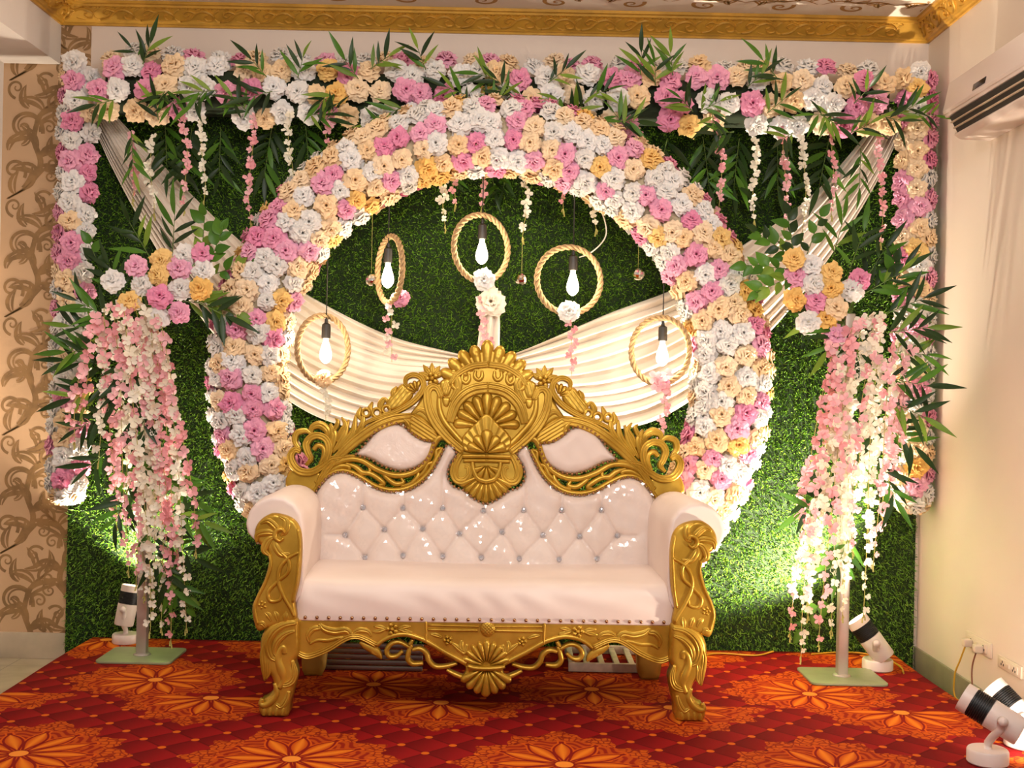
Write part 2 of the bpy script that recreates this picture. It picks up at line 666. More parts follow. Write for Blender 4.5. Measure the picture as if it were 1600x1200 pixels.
def scroll_cast():
    """one repeat of the cast ornament, lying on the sloping face; local X along the wall"""
    mb = MB()
    import_dir = Vector((0, -(.085 - .030), .062)).normalized()
    nrm = Vector((0, -.062, -.055)).normalized()
    org = Vector((0, -.030, 3.412))

    def to(a, b, h):
        return org + Vector((a, 0, 0)) + import_dir * b + nrm * h
    S = 0.083
    wave = catmull([(0, .1 * S, .004), (.05, .25 * S, .005), (.09, .7 * S, .006), (.14, .85 * S, .006), (.185, .55 * S, .005), (.18, .25 * S, .004), (.15, .2 * S, .004), (.135, .42 * S, .003), (.155, .55 * S, .002)], 5)
    sweep(mb, wave, .011, 'groove', to=to)
    sweep(mb, catmull([(.09, .7 * S, .005), (.05, .85 * S, .005), (.022, .6 * S, .004), (.04, .45 * S, .003), (.058, .6 * S, .002)], 5), .011, 'round', to=to)
    sweep(mb, catmull([(.185, .5 * S, .002), (.2, .75 * S, .007), (.222, .9 * S, .002)], 5), .005, 'leaf', to=to)
    sweep(mb, catmull([(.09, .2 * S, .002), (.11, .08 * S, .006), (.14, .05 * S, .001)], 5), .005, 'leaf', to=to)
    sweep(mb, catmull([(.19, .3 * S, .002), (.205, .1 * S, .006), (.222, .12 * S, .001)], 5), .005, 'leaf', to=to)
    for i in range(5):          # beaded arcs of the upper edge
        a0 = .022 + i * .044
        sweep(mb, [(a0 - .018, .95 * S, .003), (a0, 1.08 * S, .004), (a0 + .018, .95 * S, .003)], .004, 'round', to=to)
    return mb.mesh('scroll_cast', M_goldtrim)


CAST = scroll_cast()
PITCH = 0.222


def cornice(name, mtx, length, label):
    o = put(name, cornice_mesh(length), None, mtx)
    o['kind'] = 'structure'
    o['label'] = label
    for k in range(int(length / PITCH)):
        put('cast_scroll', CAST, o, mtx @ Matrix.Translation((k * PITCH + 0.01, 0, 0)))


cornice('trim_1', Matrix.Translation((-2.555, WALL_Y, 0)), WALL_R + 2.555, 'gilded cornice along the back wall')
cornice('trim_2', Matrix.Translation((WALL_R, WALL_Y, 0)) @ Matrix.Rotation(-pi / 2, 4, 'Z'), 2.6, 'gilded cornice along the side wall')
cornice('trim_3', Matrix.Translation((-2.555, WALL_Y - 1.6, 0)) @ Matrix.Rotation(pi / 2, 4, 'Z'), 1.6, 'gilded cornice along the plastered beam')

# ------------------------------------------------------------------ stage and its carpet
ST_L, ST_R, ST_F, ST_B = -2.285, 2.135, 2.7, 6.405
M_board = mat('plywood', rgb(150, 110, 70), 0.7, vary=0.2)
tag(put('stage_platform', soften(MB().box((ST_L + .02, ST_F + .02, FLOOR_Z), (ST_R - .02, ST_B, -0.012)).mesh('stage', M_board, False), .004)),
    'low wooden stage platform under the red carpet', 'platform')


def carpet_material():
    m = bpy.data.materials.new('printed_carpet')
    m.use_nodes = True
    nt = m.node_tree
    b = nt.nodes['Principled BSDF']
    x, y, z = xyz(nt)
    seam = y.gt(5.27)                                   # two widths of carpet meet here
    ox = seam * (-0.34) + (-1.33)
    oy = seam * 0.29 + 5.24
    PX, PY = 1.04, 1.64
    ax, ay = (x - ox).wrap(PX), (y - oy).wrap(PY)
    bx, by = (x - ox - PX / 2).wrap(PX), (y - oy - PY / 2).wrap(PY)
    ra, rb = (ax * ax + ay * ay).sq(), (bx * bx + by * by).sq()
    pick = ra.gt(rb)
    dx = ax + pick * (bx - ax)
    dy = ay + pick * (by - ay)
    r = ra.mn(rb)
    th = dy.at2(dx)
    # quilt: diagonal cells with a button at each crossing
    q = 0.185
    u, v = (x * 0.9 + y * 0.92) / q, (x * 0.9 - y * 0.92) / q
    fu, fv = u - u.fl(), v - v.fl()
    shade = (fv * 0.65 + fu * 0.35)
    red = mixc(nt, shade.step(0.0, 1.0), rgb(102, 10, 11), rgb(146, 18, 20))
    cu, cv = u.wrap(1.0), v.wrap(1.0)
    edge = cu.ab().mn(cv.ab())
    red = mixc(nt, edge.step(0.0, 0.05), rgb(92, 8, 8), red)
    dxy = ((cu + cv) * (cu + cv) * 1.6 + (cu - cv) * (cu - cv) * 1.6).sq()
    red = mixc(nt, dxy.lt(0.2), red, rgb(206, 98, 20))
    # medallion
    fold = th.wrap(pi / 6).ab()
    lw = fold * r                                        # distance from the petal axis
    body = ((r - 0.045) / 0.215)
    bell = (body.mx(0.0).mn(1.0) * pi).sn().mx(0.0)
    bell = bell * (0.55 + body * 0.75) * 0.032
    petal = lw.lt(bell)
    line = lw.lt(bell + 0.010) * r.lt(0.285) * r.gt(0.03)
    line2 = lw.lt(bell + 0.018) * r.lt(0.295) * r.gt(0.03)
    lace_n = nt.nodes.new('ShaderNodeTexVoronoi')
    lace_n.feature = 'DISTANCE_TO_EDGE'
    lace_n.inputs['Scale'].default_value = 34
    nt.links.new(coords(nt), lace_n.inputs['Vector'])
    lace = E(nt, lace_n.outputs[0])
    rim = 0.37 + (th * 12).cs() * 0.03 + (th * 4).cs() * 0.025 + (th * 36).cs() * 0.010
    border = r.lt(rim)
    swirl = ((r * 150 + (th * 12).sn() * 3.0).sn())
    inner = r.lt(0.285 + (th * 12).cs().ab() * 0.02)
    col = mixc(nt, lace.step(0.02, 0.16), rgb(130, 30, 10), rgb(192, 84, 16))
    col_in = mixc(nt, swirl.step(-0.6, 0.6), rgb(140, 32, 12), rgb(180, 72, 16))
    col = mixc(nt, inner, col, col_in)
    col = mixc(nt, line2, col, rgb(200, 84, 12))
    col = mixc(nt, line, col, rgb(128, 22, 12))
    pet = mixc(nt, (lw / (bell + 0.0005)).step(0.0, 1.0), rgb(220, 122, 28), rgb(186, 72, 12))
    col = mixc(nt, petal, col, pet)
    col = mixc(nt, r.lt(0.035), col, rgb(232, 140, 50))
    out = mixc(nt, border, red, col)
    nt.links.new(out, b.inputs['Base Color'])
    b.inputs['Roughness'].default_value = 0.9
    b.inputs['Specular IOR Level'].default_value = 0.12
    bump(nt, b, noise(nt, 420, 2), 0.25, 0.003)
    return m


def carpet():
    """thin sheet over the stage that hangs over its sides with a soft wave"""
    xs = list(np.linspace(ST_L, ST_R, 60))
    ys = list(np.linspace(ST_F, ST_B, 60))
    cols = [(ST_L - .03, FLOOR_Z + .004), (ST_L - .022, FLOOR_Z + .05), (ST_L - .012, -.03), (ST_L - .004, -.008)] + [(x, 0) for x in xs] + [(ST_R + .004, -.008), (ST_R + .01, -.03), (ST_R + .014, FLOOR_Z + .05), (ST_R + .02, FLOOR_Z + .004)]
    vs, fs = [], []
    for j, y in enumerate(ys):
        for i, (x, z) in enumerate(cols):
            side = max(0, (-z) / 0.14)
            wob = 0.012 * sin(y * 7.3) + 0.008 * sin(y * 17 + 1)
            zz = z + (0.0 if side else -0.0015 + 0.0012 * sin(x * 5 + y * 3))
            xx = x + wob * side + (0.006 * sin(y * 4) if i < 6 or i > len(cols) - 7 else 0)
            vs.append((xx, y, zz))
    n = len(cols)
    for j in range(len(ys) - 1):
        for i in range(n - 1):
            fs.append((j * n + i, j * n + i + 1, (j + 1) * n + i + 1, (j + 1) * n + i))
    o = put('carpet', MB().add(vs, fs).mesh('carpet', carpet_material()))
    md = o.modifiers.new('thickness', 'SOLIDIFY')
    md.thickness = 0.006
    md.offset = -1
    tag(o, 'red carpet with orange flower medallions covering the stage', 'carpet')


carpet()

# ------------------------------------------------------------------ artificial grass backdrop
GX0, GX1, GZ0, GZ1 = -2.455, 2.262, FLOOR_Z + .006, 3.06
M_turf_back = mat('turf_backing', rgb(24, 44, 12), 0.9)


def blade_material():
    m = bpy.data.materials.new('grass_blade')
    m.use_nodes = True
    nt = m.node_tree
    b = nt.nodes['Principled BSDF']
    g = nt.nodes.new('ShaderNodeNewGeometry')
    r = E(nt, g.outputs['Random Per Island'])
    c = mixc(nt, r.step(0.0, 1.0), rgb(54, 98, 18), rgb(122, 166, 50))
    nt.links.new(c, b.inputs['Base Color'])
    b.inputs['Roughness'].default_value = 0.45
    b.inputs['Specular IOR Level'].default_value = 0.35
    return m


def grass():
    root = thing('grass_backdrop', 'wall panel of artificial green grass behind the flower arch', 'grass backdrop', (0, WALL_Y - .02, GZ0))
    put('backing_sheet', soften(MB().box((GX0, WALL_Y - .022, GZ0), (GX1, WALL_Y - .002, GZ1)).mesh('backing', M_turf_back, False), .003), root, Matrix())
    N = 235000
    x = NR.uniform(GX0, GX1, N)
    z = NR.uniform(GZ0 + .01, GZ1, N)
    y = np.full(N, WALL_Y - .021)
    ang = NR.uniform(0, 2 * pi, N)
    ln = NR.uniform(.016, .034, N)
    tilt = NR.uniform(.25, .95, N)
    dx, dz = np.cos(ang) * np.sin(tilt) * ln, np.sin(ang) * np.sin(tilt) * ln - .004
    dy = -np.cos(tilt) * ln
    w = NR.uniform(.0014, .0024, N)
    a2 = NR.uniform(0, 2 * pi, N)
    wx, wz = np.cos(a2) * w, np.sin(a2) * w
    V = np.empty((N, 5, 3))
    V[:, 0] = np.stack([x - wx, y, z - wz], 1)
    V[:, 1] = np.stack([x + wx, y, z + wz], 1)
    mx_, my_, mz_ = x + dx * .5, y + dy * .62, z + dz * .45
    V[:, 2] = np.stack([mx_ + wx, my_, mz_ + wz], 1)
    V[:, 3] = np.stack([mx_ - wx, my_, mz_ - wz], 1)
    V[:, 4] = np.stack([x + dx, y + dy, z + dz], 1)
    me = bpy.data.meshes.new('turf')
    me.vertices.add(N * 5)
    me.vertices.foreach_set('co', V.ravel())
    base = np.arange(N)[:, None] * 5
    loops = np.concatenate([base + [0, 1, 2, 3], base + [3, 2, 4]], 1).ravel()
    me.loops.add(len(loops))
    me.loops.foreach_set('vertex_index', loops.astype(np.int32))
    me.polygons.add(N * 2)
    st = (np.arange(N)[:, None] * 7 + [0, 4]).ravel()
    me.polygons.foreach_set('loop_start', st.astype(np.int32))
    me.update(calc_edges=True)
    me.materials.append(blade_material())
    o = put('grass_blades', me, root, Matrix())
    o['kind'] = 'stuff'


grass()
# ------------------------------------------------------------------ flowers and leaves: shared meshes
def petal_mat(name, c1, c2, rough=0.75, trans=0.12):
    m = bpy.data.materials.new(name)
    m.use_nodes = True
    nt = m.node_tree
    b = nt.nodes['Principled BSDF']
    oi = nt.nodes.new('ShaderNodeObjectInfo')
    r = E(nt, oi.outputs['Random'])
    c = mixc(nt, r, c1, c2)
    nt.links.new(c, b.inputs['Base Color'])
    b.inputs['Roughness'].default_value = rough
    b.inputs['Specular IOR Level'].default_value = 0.25
    tr = nt.nodes.new('ShaderNodeBsdfTranslucent')
    nt.links.new(c, tr.inputs[0])
    mx = nt.nodes.new('ShaderNodeMixShader')
    mx.inputs[0].default_value = trans
    nt.links.new(b.outputs[0], mx.inputs[1])
    nt.links.new(tr.outputs[0], mx.inputs[2])
    nt.links.new(mx.outputs[0], nt.nodes['Material Output'].inputs[0])
    MATS[name] = m
    return m


PINK = petal_mat('pink_petal', rgb(240, 150, 186), rgb(248, 186, 212))
WHITE = petal_mat('white_petal', rgb(240, 236, 230), rgb(248, 246, 244))
PEACH = petal_mat('peach_petal', rgb(253, 220, 172), rgb(254, 232, 200))
YELLOW = petal_mat('yellow_petal', rgb(252, 204, 116), rgb(253, 216, 142))
BLUSH = petal_mat('blush_blossom', rgb(244, 170, 178), rgb(250, 200, 206), trans=0.2)
CREAM = petal_mat('cream_blossom', rgb(248, 240, 218), rgb(250, 246, 232), trans=0.2)
LEAF_D = petal_mat('dark_leaf', rgb(34, 54, 26), rgb(46, 72, 32), 0.35, 0.08)
LEAF_L = petal_mat('light_leaf', rgb(96, 128, 40), rgb(128, 156, 58), 0.4, 0.15)
LEAF_M = petal_mat('mid_leaf', rgb(60, 104, 30), rgb(84, 128, 40), 0.35, 0.12)
STEM = mat('green_stem', rgb(86, 110, 46), 0.6)
STEM_Y = mat('pale_stem', rgb(176, 168, 90), 0.6)


def carnation_geo(seed, steps=30, layers=None):
    r_ = random.Random(seed)
    mb = MB()
    layers = layers or [(1.0, .05, .30), (.98, .24, .20), (.90, .44, .14), (.76, .60, .10), (.56, .72, .07), (.34, .80, .03)]
    for li, (rad, ze, zi) in enumerate(layers):
        vs, fs = [], []
        p1, p2, p3 = (r_.uniform(0, 6.28) for _ in range(3))
        off = r_.uniform(0, .3)
        nn = steps if li < 4 else max(10, steps - 8)
        for k in range(nn):
            a = 2 * pi * k / nn + off
            lob = (0.06 + .03 * li) * sin(3 * a + p1) + (0.05 + .02 * li) * sin(5 * a + p2)
            zig = 0.06 * (1 if k % 2 else -1) + r_.uniform(-.06, .06)
            up = 0.09 * sin(5 * a + p3) + 0.06 * sin(9 * a + p1) + r_.uniform(-.06, .06)
            c, s = cos(a), sin(a)
            r1, r2, r3 = rad * .30, rad * (.74 + lob * .5), rad * (1 + lob + zig)
            vs += [(r1 * c, r1 * s, ze * .55 + .0), (r2 * c, r2 * s, ze + .07 + up * .6), (r3 * c, r3 * s, ze - .02 * rad + up - (.14 if li < 2 else .0))]
        for k in range(nn):
            k2 = (k + 1) % nn
            fs += [(3 * k, 3 * k2, 3 * k2 + 1, 3 * k + 1), (3 * k + 1, 3 * k2 + 1, 3 * k2 + 2, 3 * k + 2)]
        mb.add(vs, fs)
    # calyx that closes the underside
    n = 10
    vs = [(.55 * cos(2 * pi * k / n), .55 * sin(2 * pi * k / n), .08) for k in range(n)] + [(0, 0, -.25)]
    mb.add(vs, [(k, (k + 1) % n, n) for k in range(n)])
    return mb


CARN = {}
for key, m_ in (('pink', PINK), ('white', WHITE), ('peach', PEACH), ('yellow', YELLOW)):
    CARN[key] = [carnation_geo(31 + 7 * i).mesh('carnation_' + key, m_, True) for i in range(4)]
CARN_LITE = carnation_geo(5, 12, [(1.0, .05, .3), (.9, .35, .2), (.68, .6, .1), (.38, .8, .05)])


def blossom_geo(seed):
    """loose butterfly-shaped floret of a wisteria strand, local Z outwards"""
    r_ = random.Random(seed)
    mb = MB()
    for k in range(4):
        a = k * pi / 2 + r_.uniform(-.3, .3)
        L = r_.uniform(.8, 1.1)
        W = r_.uniform(.42, .58)
        lift = r_.uniform(.15, .6)
        c, s = cos(a), sin(a)

        def p(t, w, z):
            return (c * t - s * w, s * t + c * w, z)
        vs = [p(.0, 0, 0), p(.42 * L, -W * .8, lift * .45), p(.5 * L, 0, lift * .2), p(.42 * L, W * .8, lift * .45), p(.9 * L, -W * .62, lift), p(L, 0, lift * .7), p(.9 * L, W * .62, lift * 1.05)]
        mb.add(vs, [(0, 1, 2), (0, 2, 3), (1, 4, 5, 2), (2, 5, 6, 3)])
    mb.add([(.16 * cos(i * 2.094), .16 * sin(i * 2.094), .1) for i in range(3)] + [(0, 0, .5)], [(0, 1, 3), (1, 2, 3), (2, 0, 3)])
    return mb


BLOS = {}
for key, m_ in (('blush', BLUSH), ('cream', CREAM)):
    BLOS[key] = [blossom_geo(3 + i).mesh('blossom_' + key, m_, True) for i in range(4)]
BLOS_GEO = [blossom_geo(3 + i) for i in range(4)]


def leaf_geo(width, belly, curve, fold=0.25, n=6):
    """leaf along local +Y from the origin, length 1, face towards +Z"""
    vs, fs = [], []
    for i in range(n + 1):
        t = i / n
        w = width * (sin(pi * t ** belly)) if 0 < t < 1 else 0.0015
        z = -curve * t * t
        vs += [(-w, t, z + fold * w), (0, t, z), (w, t, z + fold * w)]
    for i in range(n):
        fs += [(3 * i, 3 * i + 1, 3 * i + 4, 3 * i + 3), (3 * i + 1, 3 * i + 2, 3 * i + 5, 3 * i + 4)]
    return MB().add(vs, fs)


BAMBOO = {k: [leaf_geo(.085, .8, c).mesh('bamboo_leaf', m_) for c in (.08, .25)] for k, m_ in (('d', LEAF_D), ('l', LEAF_L), ('m', LEAF_M))}
OVATE = {k: [leaf_geo(.30, .75, c, .3).mesh('ovate_leaf', m_) for c in (.1, .3)] for k, m_ in (('d', LEAF_D), ('l', LEAF_L), ('m', LEAF_M))}


def leaf_matrix(loc, direction, face, length):
    y = Vector(direction).normalized()
    z = Vector(face)
    z = (z - y * z.dot(y))
    if z.length < 1e-4:
        z = y.orthogonal()
    z.normalize()
    x = y.cross(z)
    m = Matrix((x, y, z)).transposed().to_4x4()
    return Matrix.Translation(loc) @ m @ Matrix.Scale(length, 4)


def spray(parent, origin, direction, rnd, n=7, length=.13, stem_len=.16, tones='ddl', kinds=BAMBOO, name='leaf_spray', spread=1.0, top=False, droop=0.0, label=None, cat=None, group=None):
    """a stem with leaves along it; a part of `parent`, its leaves sub-parts (or a thing of its own)"""
    d = Vector(direction).normalized()
    pts = [Vector(origin) + d * (stem_len * i / 5) + Vector((0, 0, -droop * stem_len * (i / 5) ** 2)) for i in range(6)]
    mesh = MB().tube(pts, [.0028 - .0003 * i for i in range(6)], 5).mesh('stem', STEM)
    if top:
        st = thing(name, label, cat, origin, 0, group)
        put('stem', mesh, st, Matrix())
    else:
        st = put(name, mesh, parent, Matrix())
    side = d.cross(Vector((0, -1, 0)))
    if side.length < .1:
        side = Vector((1, 0, 0))
    side.normalize()
    for i in range(n):
        t = (i + .6) / n
        k = min(4, int(t * 5))
        p = pts[k].lerp(pts[k + 1], t * 5 - k)
        s = 1 if i % 2 else -1
        if i == n - 1:
            s = 0
        dd = d * rnd.uniform(.55, 1.0) + side * s * rnd.uniform(.5, .95) * spread + Vector((rnd.uniform(-.2, .2), rnd.uniform(-.35, .15), rnd.uniform(-.2, .15) - droop * .3))
        tone = rnd.choice(tones)
        m = leaf_matrix(p, dd, (rnd.uniform(-.35, .35), -1, rnd.uniform(-.1, .6)), length * rnd.uniform(.75, 1.2))
        put('leaf', kinds[tone][rnd.randrange(2)], st, m)
    return st


def pick_colour(rnd, w):
    t = rnd.random() * sum(w)
    for c, ww in zip(('pink', 'white', 'peach', 'yellow'), w):
        t -= ww
        if t <= 0:
            return c
    return 'white'


def carnation(parent, loc, normal, rad, colour, rnd, name='carnation'):
    return put(name, CARN[colour][rnd.randrange(4)], parent, frame_matrix(loc, normal, rnd.uniform(0, 6.28), rad))


def bake(geo_list):
    """join (geometry, matrix) pairs of one mesh builder type into one builder"""
    out = MB()
    for g, m in geo_list:
        out.add([m @ Vector(v) for v in g.v], g.f)
    return out


def strand_points(a, b, n, rnd, sag=.01):
    a, b = Vector(a), Vector(b)
    out = []
    ph = rnd.uniform(0, 6)
    for i in range(n):
        t = i / (n - 1)
        p = a.lerp(b, t)
        # the strand leaves its fixing sideways, then hangs plumb
        p.x = a.x + (b.x - a.x) * (1 - (1 - t) ** 1.6)
        p.x += sag * sin(ph + 6 * t)
        p.y += .5 * sag * cos(ph + 5 * t)
        out.append(p)
    return out


def blossom_strand(a, b, colour, rnd, parent=None, label=None, group=None, pitch=.045, size=.030, jit=.02, single=True, name='blossom_strand', top=True):
    """hanging strand of florets: a thing of its own (top) or a part"""
    L = (Vector(a) - Vector(b)).length
    n = max(4, int(L / .06) + 2)
    pts = strand_points(a, b, n, rnd)
    mesh = MB().tube(pts, .0018, 5).mesh('strand_stem', STEM_Y)
    if top:
        st = thing(name, label, 'flower strand', a, 0, group)
        put('stem', mesh, st, Matrix())
    else:
        st = put(name, mesh, parent, Matrix())
    m = max(3, int(L / pitch))
    lumps = []
    for i in range(m):
        t = (i + rnd.uniform(0, .6)) / m
        k = min(n - 2, int(t * (n - 1)))
        p = pts[k].lerp(pts[k + 1], t * (n - 1) - k)
        taper = 1.0 - .45 * max(0, t - .6) / .4
        p = p + Vector((rnd.uniform(-jit, jit) * taper, rnd.uniform(-jit, jit * .3), rnd.uniform(-.01, .01)))
        nrm = (rnd.uniform(-.7, .7), -1, rnd.uniform(-.5, .5))
        mt = frame_matrix(p, nrm, rnd.uniform(0, 6.28), size * taper * rnd.uniform(.8, 1.2))
        if single:
            put('blossom', BLOS[colour][rnd.randrange(4)], st, mt)
        else:
            lumps.append((BLOS_GEO[rnd.randrange(4)], mt))
    # buds at the tip
    tip = MB()
    for i in range(3):
        e = pts[-1] + Vector((rnd.uniform(-.008, .008), 0, -.018 - .012 * i))
        tip.tube([pts[-1], (pts[-1] + e) / 2 + Vector((rnd.uniform(-.004, .004), 0, 0)), e], [.002, .003, .0045], 5)
    put('bud_tip', tip.mesh('bud_tip', STEM_Y), st, Matrix())
    if lumps:
        o = put('blossoms', bake(lumps).mesh('blossoms', BLUSH if colour == 'blush' else CREAM), st, Matrix())
        o['kind'] = 'stuff'
    return st
# ------------------------------------------------------------------ draped cloth swags
def cloth_mat():
    m = mat('satin_cloth', rgb(240, 228, 214), 0.42)
    b = m.node_tree.nodes['Principled BSDF']
    b.inputs['Sheen Weight'].default_value = 0.25
    b.inputs['Specular IOR Level'].default_value = 0.4
    return m


M_cloth = cloth_mat()


def swag(upper, lower, label, seed, folds):
    """pleated cloth hung between two gathers; the edges are given where they hang"""
    rnd = random.Random(seed)
    U = catmull([(p.x, p.z) for p in upper], 12)
    L = catmull([(p.x, p.z) for p in lower], 12)
    nu = 120

    def resample(A):
        s = np.concatenate([[0], np.cumsum(np.hypot(*np.diff(A, axis=0).T))])
        t = np.linspace(0, s[-1], nu)
        return np.stack([np.interp(t, s, A[:, 0]), np.interp(t, s, A[:, 1])], 1)
    U, L = resample(U), resample(L)
    nv = 16 * folds + 1
    ph = [rnd.uniform(0, 6.28) for _ in range(6)]
    vs = []
    for i in range(nu):
        s = i / (nu - 1)
        wd = np.hypot(*(U[i] - L[i]))
        for j in range(nv):
            t = j / (nv - 1)
            # folds swing towards the lower edge mid-span and wander slowly
            tt = t + .020 * sin(5 * s + ph[0] + 4 * t) + .014 * sin(9 * s + ph[1] + 9 * t)
            c = cos(2 * pi * folds * tt)
            ridge = (1 - abs(sin(pi * folds * tt)) ** .7)
            amp = min(.040, .018 + .05 * wd) * (.75 + .35 * sin(7 * t + ph[2]) + .25 * sin(3 * s + 13 * t + ph[3]))
            depth = amp * (.6 * ridge + .25 * c)
            q = U[i] * (1 - t) + L[i] * t
            over = .35 / folds * sin(2 * pi * folds * tt) * .35          # pleats lap over
            q = q + (L[i] - U[i]) * over * .6
            mid = .05 * sin(pi * s) * sin(pi * t)
            vs.append((q[0], 6.375 - depth - mid, q[1]))
    fs = []
    for i in range(nu - 1):
        for j in range(nv - 1):
            fs.append((i * nv + j, i * nv + j + 1, (i + 1) * nv + j + 1, (i + 1) * nv + j))
    o = put('cloth_swag', MB().add(vs, fs).mesh('swag', M_cloth))
    md = o.modifiers.new('thickness', 'SOLIDIFY')
    md.thickness = .0015
    tag(o, label, 'drape', 'pleated cloth swags on the backdrop')


YD = 6.36
swag([at(x, y, YD) for x, y in ((168, 168), (232, 235), (330, 335), (400, 398), (470, 455), (600, 522), (715, 553), (775, 566))],
     [at(x, y, YD) for x, y in ((142, 190), (180, 272), (232, 368), (290, 462), (355, 545), (440, 618), (520, 660), (610, 672), (700, 640), (775, 596))],
     'cream pleated cloth swag falling from the wallpaper end of the backdrop', 3, 12)
swag([at(x, y, YD) for x, y in ((1385, 165), (1330, 238), (1260, 312), (1150, 392), (1060, 450), (950, 492), (815, 548), (752, 566))],
     [at(x, y, YD) for x, y in ((1418, 185), (1378, 270), (1330, 352), (1275, 430), (1200, 520), (1105, 606), (1010, 660), (910, 668), (820, 632), (752, 596))],
     'cream pleated cloth swag falling from the air conditioner end of the backdrop', 8, 9)


def tie():
    root = thing('cloth_tie', 'knotted white cloth strip with rosette above the sofa crest', 'cloth tie', at(764, 540, 6.33))
    path = [at(764, 470, 6.30), at(766, 500, 6.30), at(764, 530, 6.30), at(762, 560, 6.31)]
    vs, fs = [], []
    n = 13
    for i, p in enumerate(catmull([tuple(q) for q in path], 6)):
        t = i / 18
        hw = .045 + .018 * t
        for j in range(n):
            s = -1 + 2 * j / (n - 1)
            vs.append((p[0] + hw * s, p[1] - .012 * cos(s * 8) - .006 * cos(3 * s + 4 * t), p[2]))
    for i in range(18):
        for j in range(n - 1):
            fs.append((i * n + j, i * n + j + 1, (i + 1) * n + j + 1, (i + 1) * n + j))
    o = put('strip', MB().add(vs, fs).mesh('strip', M_cloth), root, Matrix())
    o.modifiers.new('thickness', 'SOLIDIFY').thickness = .002
    g = carnation_geo(77, 26, [(1, .0, .3), (.9, .25, .2), (.62, .45, .1), (.35, .55, .05)]).mesh('rosette', M_cloth)
    put('rosette', g, root, frame_matrix(at(767, 472, 6.27), (0, -1, .1), .4, .082))
    rn = random.Random(4)
    for px, py in ((752, 468), (757, 480), (751, 492), (758, 503), (753, 515), (759, 527), (766, 534), (756, 538)):
        put('blossom', BLOS['blush'][rn.randrange(4)], root, frame_matrix(at(px, py, 6.24), (rn.uniform(-.4, .4), -1, .2), rn.uniform(0, 6), .026))


tie()

# ------------------------------------------------------------------ flower arch (full ring standing on the stage)
ARCH_Y = 5.99
AC = at(765, 589, ARCH_Y)
AR, AA, AB = 1.250, .169, .116
AC.z = AR + AA + .055


def arch():
    rnd = random.Random(21)
    root = thing('flower_arch', 'round flower arch packed with pink, white and peach carnations behind the sofa', 'flower arch', (AC.x, AC.y, 0))
    M_core = mat('arch_core', rgb(214, 196, 160), 0.8)
    nt_, npf = 96, 14
    vs, fs = [], []
    for i in range(nt_):
        a = 2 * pi * i / nt_
        for k in range(npf):
            b = 2 * pi * k / npf
            rr = AR + (AA - .03) * cos(b)
            vs.append((AC.x + rr * cos(a), AC.y + (AB - .02) * sin(b), AC.z + rr * sin(a)))
    for i in range(nt_):
        for k in range(npf):
            fs.append((i * npf + k, i * npf + (k + 1) % npf, ((i + 1) % nt_) * npf + (k + 1) % npf, ((i + 1) % nt_) * npf + k))
    put('ring_core', MB().add(vs, fs).mesh('ring_core', M_core), root, Matrix())
    spots = []
    rows = 10
    for k in range(rows):
        b = -pi / 2 + (k - (rows - 1) / 2) * (2 * pi / (rows + 1.2))
        # rows spaced evenly on the oval section
        rr = AR + AA * cos(b)
        n = int(2 * pi * rr / .094)
        for i in range(n):
            a = 2 * pi * (i + .5 * (k % 2)) / n + rnd.uniform(-.018, .018)
            bb = b + rnd.uniform(-.10, .10)
            rr2 = AR + AA * cos(bb)
            p = Vector((AC.x + rr2 * cos(a), AC.y + AB * sin(bb), AC.z + rr2 * sin(a)))
            nx = cos(bb) / AA
            ny = sin(bb) / AB
            nrm = Vector((nx * cos(a), ny, nx * sin(a))).normalized()
            nrm = (nrm + Vector((rnd.uniform(-.2, .2), rnd.uniform(-.2, .2), rnd.uniform(-.2, .2)))).normalized()
            vis = nrm.dot((Vector((0, 0, CAM_H)) - p).normalized())
            if p.z < .34 and abs(p.x - AC.x) < .95:
                continue        # bare foot of the ring behind the sofa
            hidden = p.z < .62 or (p.z < .95 and abs(p.x + .1) < .85)
            spots.append((vis - (5 if hidden else 0), p, nrm))
    spots.sort(key=lambda s: -s[0])
    lumps = {'pink': [], 'white': [], 'peach': [], 'yellow': []}
    for i, (v, p, nrm) in enumerate(spots):
        c = pick_colour(rnd, (.25, .38, .31, .06))
        rad = rnd.uniform(.052, .064)
        if i < 300:
            carnation(root, p, nrm, rad, c, rnd)
        else:
            lumps[c].append((CARN_LITE, frame_matrix(p, nrm, rnd.uniform(0, 6), rad)))
    for c, m_ in (('pink', PINK), ('white', WHITE), ('peach', PEACH), ('yellow', YELLOW)):
        o = put('side_carnations', bake(lumps[c]).mesh('side_carnations', m_), root, Matrix())
        o['kind'] = 'stuff'


arch()

# ------------------------------------------------------------------ flower columns and pelmet
M_core_g = mat('foam_core', rgb(40, 52, 30), 0.9)


